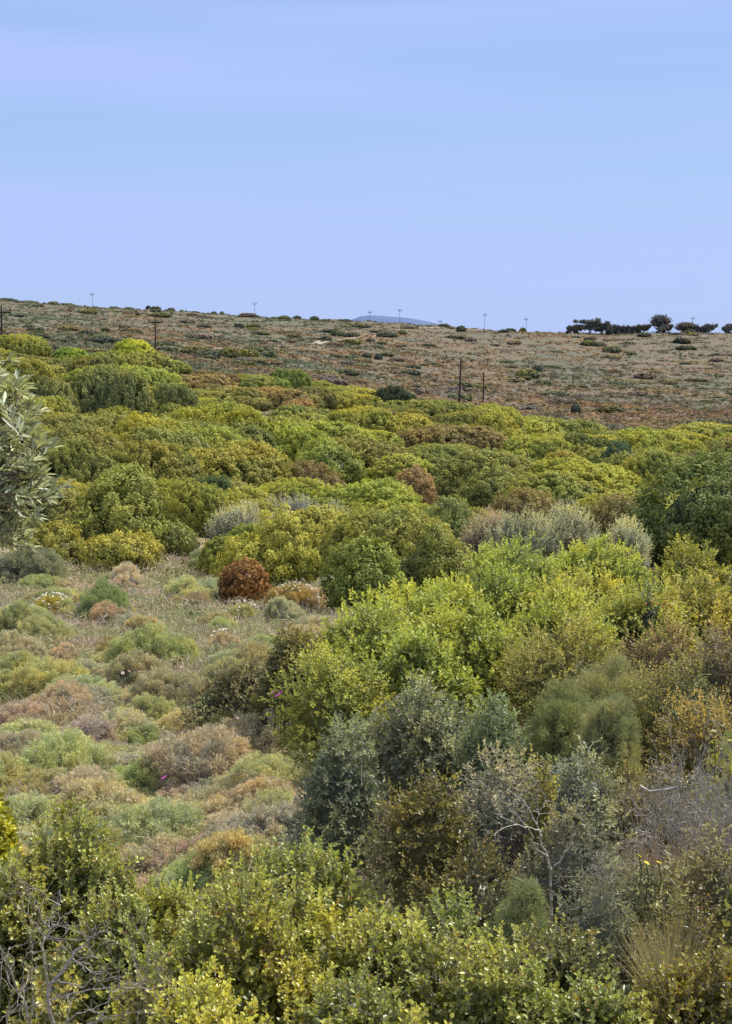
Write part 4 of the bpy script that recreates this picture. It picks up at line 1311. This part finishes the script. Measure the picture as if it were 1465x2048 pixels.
front(140, 1545, 6.6, 330, FB_, 'upright leafy shrub rising at the left of the foreground', 1000)
front(20, 1655, 6.3, 230, FB_, 'leafy shrub at the left edge of the foreground', 1001)
front(330, 1665, 6.1, 330, FA, 'leafy shrub with a bare twig tip between the two foreground peaks', 1002)
front(620, 1605, 6.4, 380, FB_, 'broad leafy shrub peaking in the middle of the foreground', 1003)
front(480, 1720, 5.6, 420, FA, 'leafy shrub filling the left centre foreground', 1004)
front(760, 1730, 5.7, 400, FA, 'leafy shrub filling the centre foreground under the dark hollow', 1005)
front(400, 1870, 4.75, 330, FC_, 'yellowish leafy shrub nearest the camera at the bottom left of centre', 1006)
front(720, 1850, 4.85, 420, FA, 'leafy shrub at the bottom edge in the centre', 1007)
front(1010, 1835, 5.3, 380, FB_, 'leafy shrub at the lower right below the bare forked branch', 1008)
front(830, 1930, 4.5, 260, FC_, 'yellow green leafy shrub touching the bottom edge right of centre', 1009)
front(1210, 1860, 5.1, 340, FB_, 'leafy shrub at the lower right between the straw tuft and the bottom edge', 1010)
front(1420, 1850, 5.2, 300, (.125, .125, .035), 'olive leafy shrub in the bottom right corner', 1011, L=.018, W=.013)
front(240, 1700, 6.0, 330, FB_, 'leafy shrub below and right of the upright leafy foreground shrub', 1012)
front(900, 1745, 5.9, 300, FB_, 'leafy shrub under the dark hollow right of the foreground centre', 1015)
front(590, 1690, 6.0, 300, FA, 'leafy shrub just below the middle foreground peak', 1016)
front(1120, 1800, 5.9, 320, (.13, .14, .05), 'leafy shrub around the foot of the bare forked branch', 1017)
front(1080, 1960, 4.6, 320, (.15, .16, .035), 'leafy shrub along the bottom edge below right of centre', 1013)
front(-40, 1415, 7.6, 150, (.25, .27, .03), 'bright yellow green leafy shrub poking in at the left edge above the foreground', 1014, L=.026, W=.017)

# bare woody branches in the lower left of the foreground
def bare_woody():
    Y = 4.5; mb = MB(); rg = np.random.default_rng(5)
    base = px(100, 2120, Y); g = float(ground(base[0], Y))
    t = thing('bare_shrub', 'leafless grey woody shrub in the lower left corner', 'dead shrub', (base[0], Y, g))
    o = np.array([base[0], Y, g])
    limbs = [([(104, 2130), (105, 2048), (97, 1990), (105, 1965), (130, 1935), (150, 1905), (167, 1893)], 9, 6), ([(75, 2130), (60, 2048), (45, 2000), (35, 1970), (22, 1940), (5, 1915)], 5.5, 2.5),
             ([(97, 1990), (92, 1930), (85, 1890), (95, 1870), (105, 1840), (110, 1820), (122, 1800), (120, 1778)], 5, 1.8), ([(92, 1880), (75, 1850), (60, 1840), (50, 1815), (40, 1785)], 3.2, 1.4),
             ([(85, 1890), (95, 1855), (80, 1830), (70, 1800)], 3, 1.2), ([(100, 1860), (120, 1840), (140, 1825), (155, 1800)], 3, 1.2), ([(122, 1811), (95, 1795), (75, 1778)], 2.6, 1.2),
             ([(105, 1850), (135, 1852), (165, 1848)], 2.6, 1.2), ([(105, 1965), (130, 1965), (165, 1975), (185, 1958)], 4, 1.8), ([(100, 2000), (150, 1985), (185, 1980), (215, 1975), (248, 1952)], 4, 1.5),
             ([(150, 1925), (175, 1912), (195, 1917), (222, 1904)], 3, 1.4), ([(110, 2060), (135, 2042), (165, 2025), (195, 2012)], 4.5, 2), ([(-20, 2055), (0, 2040), (20, 2025), (42, 2008)], 4, 2),
             ([(-15, 1950), (0, 1930), (15, 1915), (20, 1893)], 4, 2), ([(50, 1985), (48, 1950), (45, 1915), (60, 1908), (76, 1904)], 3, 1.5), ([(130, 2130), (200, 2040), (215, 2010), (225, 1985), (240, 1958)], 4, 1.5),
             ([(230, 2000), (285, 1960), (268, 1920), (255, 1870)], 3.2, 1.4), ([(300, 1930), (290, 1880), (275, 1860), (265, 1828)], 3, 1.2), ([(225, 1985), (262, 1975), (300, 1978), (335, 1960)], 3, 1.2),
             ([(150, 2130), (150, 2060), (230, 2030), (290, 2020)], 4, 1.6), ([(60, 2048), (70, 1990), (62, 1950), (72, 1925)], 4, 1.6), ([(20, 2130), (12, 2030), (25, 1985), (10, 1960)], 4, 1.6)]
    for pts, r0, r1 in limbs:
        d0 = rg.uniform(-.06, .06); d1 = rg.uniform(-.12, .12)
        q = np.array([px(c, rr, Y + d0 + (d1 - d0) * k_ / len(pts)) for k_, (c, rr) in enumerate(pts)]) - o
        s_ = np.linspace(0, len(q) - 1, (len(q) - 1) * 3 + 1); q = np.stack([np.interp(s_, np.arange(len(q)), q[:, i]) for i in range(3)], 1)
        q[1:-1] += rg.normal(0, .0025, q[1:-1].shape)
        rr = np.linspace(r0, r1, len(q)) * .00065
        mb.sticks(q[:-1], q[1:], rr[:-1], rr[1:])
        for k_ in range(3):
            i = rg.integers(len(q) // 3, len(q))
            branching(rg, mb, q[i], unit(q[i] - q[i - 1]) + rsphere(rg, 1)[0] * .9, rg.uniform(.04, .09), rr[i] * .6, 2, (1, 3), .8, .25, .1, 3, .7)
    obj('branches', mb.mesh('branches'), M['twig'], t)


bare_woody()
front(110, 1810, 4.75, 190, (.2, .2, .055), 'sparse leafy shrub growing through the leafless woody shrub in the lower left corner', 1030, dens=.22, fill=.15, core=False)
dead(230, 1880, 4.35, 260, 'low bare grey twigs fanning out right of the leafless woody shrub', 1021, stems=10, depth=4, r=.007, L=.45, mat='dead', name='bare_shrub', angle=.8, wig=.18, up=0, spread=1.4)
dead(332, 1580, 6.2, 60, 'bare pale twig tip rising from the foreground leaves at left', 1022, stems=3, depth=3, r=.006, L=.5, mat='dead', name='bare_shrub', angle=.4, wig=.12, up=.2, kids=(2, 2))
dead(480, 1665, 5.8, 60, 'bare twig poking out among the central foreground leaves', 1023, stems=3, depth=3, r=.005, L=.5, mat='dead', name='bare_shrub', angle=.4, wig=.12, up=.2, kids=(2, 2))
dead(310, 1740, 5.3, 110, 'bare grey twigs showing in a gap of the left foreground shrub', 1024, stems=5, depth=3, r=.006, L=.45, mat='twig', name='bare_shrub', angle=.5, wig=.14, up=.1)

# scrub carrying on to both sides of what the photo shows
def beyond():
    rg = np.random.default_rng(4000); mb = MB()
    for col, Y, rx, h in [(1600, 9, .9, 1.2), (1720, 11, 1.1, 1.2), (1590, 14, 1.2, 1.3), (1760, 16, 1.4, 1.4), (1620, 19, 1.4, 1.4), (1780, 23, 1.6, 1.5), (1640, 27, 1.7, 1.5), (1820, 31, 2, 1.7),
                          (1600, 6.2, .8, 1.2), (1850, 7.5, 1, 1.2), (1700, 36, 2.1, 1.8), (-220, 6, .7, 1.1), (-420, 7.5, .9, 1.1), (1950, 12, 1.3, 1.3), (1980, 19, 1.8, 1.5)]:
        x = (col - 732.5) / F * Y + (rx if col > 0 else -rx) * .6
        b = cards(rg, rx, rx * .9, h, 40, .26, int(9000 * rx * (rx + h)), .035 if Y < 12 else .045, domes=3, low=-.6)
        mb.add(np.concatenate(b.V) + np.array([x, Y, float(ground(x, Y)) - .03]), np.concatenate(b.Q), np.concatenate(b.T) if b.T else None, leaf=np.concatenate(b.L))
    o = obj('surrounding_scrub', mb.mesh('surrounding_scrub'), M['leafy'], color=(.15, .165, .05)); o['kind'] = 'stuff'
    o['label'] = 'olive green scrub carrying on past the sides of the view'; o['category'] = 'scrub'


beyond()

# ================================================================== OLIVE TREE at the left edge
def olive_tree():
    Y = 4.2
    bx = px(-520, 1000, Y)[0]; g = float(ground(bx, Y))
    t = thing('olive_tree', 'silver leaved olive tree reaching in from the left edge with flower buds', 'tree', (bx, Y, g))
    o = np.array([bx, Y, g]); rg = np.random.default_rng(77)
    tr = MB()
    q = np.array([[0, 0, -.1], [.05, 0, .6], [-.02, .05, 1.2], [.1, 0, 1.75]])
    tr.sticks(q[:-1], q[1:], [.11, .085, .07], [.085, .07, .05])
    for k_ in range(6):
        a = k_ * 1.05
        branching(rg, tr, q[3] - np.array([0, 0, .1 * k_ * .5]), (math.cos(a) - .5, math.sin(a), .7), .26, .022, 3, (2, 3), .6, .15, .1, 4, .68)
    # shoots that show in the photo: start and tip pixels
    shoots = []
    for c, r in [(42, 718), (8, 735), (60, 760), (24, 790), (100, 818), (70, 830), (128, 882), (98, 880), (148, 958), (135, 972), (110, 940), (118, 1000), (80, 1010), (92, 1046), (70, 1062), (50, 1040), (78, 1100), (40, 1085), (20, 1075),
                 (30, 850), (50, 880), (20, 900), (60, 930), (35, 960), (80, 960), (15, 990), (55, 1000), (10, 1030), (85, 915), (70, 985), (5, 870), (5, 800), (45, 905), (25, 935), (100, 965), (40, 1015), (12, 950), (30, 1000)]:
        shoots.append(((c - rg.uniform(60, 170), r + rg.uniform(20, 90) * (1 if r < 1000 else -.6)), (c, r), rg.uniform(-.12, .12), rg.uniform(-.1, .1)))
    for k_ in range(150):
        r = rg.uniform(735, 1092)
        cm = np.interp(r, [710, 800, 900, 970, 1040, 1100], [35, 80, 112, 130, 80, 60])
        c = -40 + (cm + 40) * rg.random() ** .8
        shoots.append(((c - rg.uniform(40, 130), r + rg.uniform(10, 80) * (1 if r < 980 else -.5)), (c, r), rg.uniform(-.05, .35), rg.uniform(-.05, .35)))
    for k_ in range(330):
        c = -rg.random() ** .7 * 900 + 30; r = 900 + rg.normal(0, 110) - 0.0 * c
        r -= 60 * (c < -200)
        shoots.append(((c - rg.uniform(-60, 160), r + rg.uniform(0, 120)), (c, r), rg.normal(0, .25), rg.normal(0, .3)))
    P, A, Nn, L, lv = [], [], [], [], []
    bud = MB()
    for (c0, r0), (c1, r1), d0, d1 in shoots:
        a = px(c0, r0, Y + d0) - o; b = px(c1, r1, Y + d1) - o
        d = unit(b - a); ln = np.linalg.norm(b - a)
        b = b - d * .03
        m = (a + b) / 2 + np.array([0, 0, -.01])
        tr.sticks([a, m], [m, b], [.004, .0025], [.0025, .0012])
        s1 = unit(np.cross(d, rsphere(rg, 1)[0])); s2 = np.cross(d, s1)
        n = max(4, int(ln / .016))
        for i in range(n):
            tt = (i + .5) / n
            pos = a + (b - a) * tt
            s = s1 if i % 2 else s2
            for sg in (-1, 1):
                if rg.random() < .12: continue
                P.append(pos); A.append(d * .75 + s * sg * (1 - .4 * tt) + rsphere(rg, 1)[0] * .22 + np.array([0, 0, .12]))
                Nn.append(unit(rsphere(rg, 1)[0] * .6 + np.array([.1, -.2, .8]))); L.append(rg.uniform(.026, .046)); lv.append(np.clip(rg.normal(.55, .25), 0, 1))
            if rg.random() < .4 and c1 > -60:
                for z in range(rg.integers(3, 7)):
                    bud.blob(pos + s * rg.uniform(.006, .02) + rsphere(rg, 1)[0] * .008, .0028, n=5, m=3)
        for sg in (-1, 1):
            P.append(b); A.append(d + s1 * .35 * sg); Nn.append(np.array([0, -.3, .9])); L.append(rg.uniform(.03, .042)); lv.append(.8)
    fol = MB(); L = np.array(L)
    fol.leaves(np.array(P), np.array(A), np.array(Nn), L, L * .24, np.array(lv), 'lance')
    obj('crown', fol.mesh('crown'), M['olive'], t, color=(.175, .205, .13))
    obj('trunk', tr.mesh('trunk'), M['bark'], t)
    obj('flower_buds', bud.mesh('flower_buds'), M['bud'], t)


olive_tree()

# ================================================================== LIGHT, SKY, CAMERA
SUN_EL, SUN_AZ = math.radians(53), math.radians(58)     # azimuth from straight ahead towards the right
w = bpy.data.worlds.new('World'); SC.world = w; w.use_nodes = True
nt = w.node_tree; nt.nodes.clear()
sky = nt.nodes.new('ShaderNodeTexSky'); sky.sky_type = 'NISHITA'; sky.sun_disc = False
sky.sun_elevation = SUN_EL; sky.sun_rotation = SUN_AZ; sky.altitude = 50; sky.air_density = 1.0; sky.dust_density = .6; sky.ozone_density = 2.0
tc = nt.nodes.new('ShaderNodeTexCoord')
# even the sky out towards a soft periwinkle and lay thin cirrus bands on it
tint = mixc(nt, 'MULTIPLY', 1.0, sky.outputs[0], (1.0, 1.0, 1.0))
sep = nt.nodes.new('ShaderNodeSeparateXYZ'); nt.links.new(tc.outputs['Generated'], sep.inputs[0])
grad = ramp(nt, sep.outputs['Z'], [(0.0, (4.4, 6.25, 10.3)), (.06, (4.05, 6.0, 10.1)), (.18, (3.5, 5.35, 9.7)), (.34, (4.5, 6.0, 9.8)), (.6, (8.2, 8.4, 8.8))])  # extra brightness added overhead, out of view, to fill the shadows
base = mixc(nt, 'MIX', .78, tint, grad)
mp = nt.nodes.new('ShaderNodeMapping'); mp.inputs['Scale'].default_value = (1.6, 1.6, 22); mp.inputs['Rotation'].default_value = (0, math.radians(2.5), 0)
nt.links.new(tc.outputs['Generated'], mp.inputs[0])
nz = nt.nodes.new('ShaderNodeTexNoise'); nz.inputs['Scale'].default_value = 1.0; nz.inputs['Detail'].default_value = 6; nz.inputs['Roughness'].default_value = .5
nt.links.new(mp.outputs[0], nz.inputs['Vector'])
cf = ramp(nt, nz.outputs['Fac'], [(.42, (0, 0, 0)), (.68, (.85, .85, .85))])
cl = mixc(nt, 'MIX', cf, base, (4.8, 5.9, 10.2))
bg = nt.nodes.new('ShaderNodeBackground'); bg.inputs['Strength'].default_value = .1
nt.links.new(cl, bg.inputs[0])
wo = nt.nodes.new('ShaderNodeOutputWorld'); nt.links.new(bg.outputs[0], wo.inputs[0])

sd = bpy.data.lights.new('sun', 'SUN'); sd.energy = 5.0; sd.angle = math.radians(.5); sd.color = (1, .95, .86)
so = bpy.data.objects.new('sun', sd); COL.objects.link(so)
to = Vector((math.sin(SUN_AZ) * math.cos(SUN_EL), math.cos(SUN_AZ) * math.cos(SUN_EL), math.sin(SUN_EL)))
so.rotation_euler = to.to_track_quat('Z', 'Y').to_euler()
so.location = (20, 0, 40)

cd = bpy.data.cameras.new('camera'); cam = bpy.data.objects.new('camera', cd); COL.objects.link(cam)
cd.sensor_fit = 'VERTICAL'; cd.sensor_height = 24; cd.lens = 24 / 2 / (1024 / F)
cd.clip_start = .05; cd.clip_end = 30000
cam.location = (0, 0, CAMZ); cam.rotation_euler = (math.pi / 2 - PITCH, 0, 0)
SC.camera = cam
SC.view_settings.view_transform = 'Standard'; SC.view_settings.look = 'None'; SC.view_settings.exposure = 0; SC.view_settings.gamma = 1
SC.cycles.max_bounces = 5; SC.cycles.diffuse_bounces = 3; SC.cycles.transmission_bounces = 3; SC.cycles.glossy_bounces = 2
SC.cycles.use_denoising = True
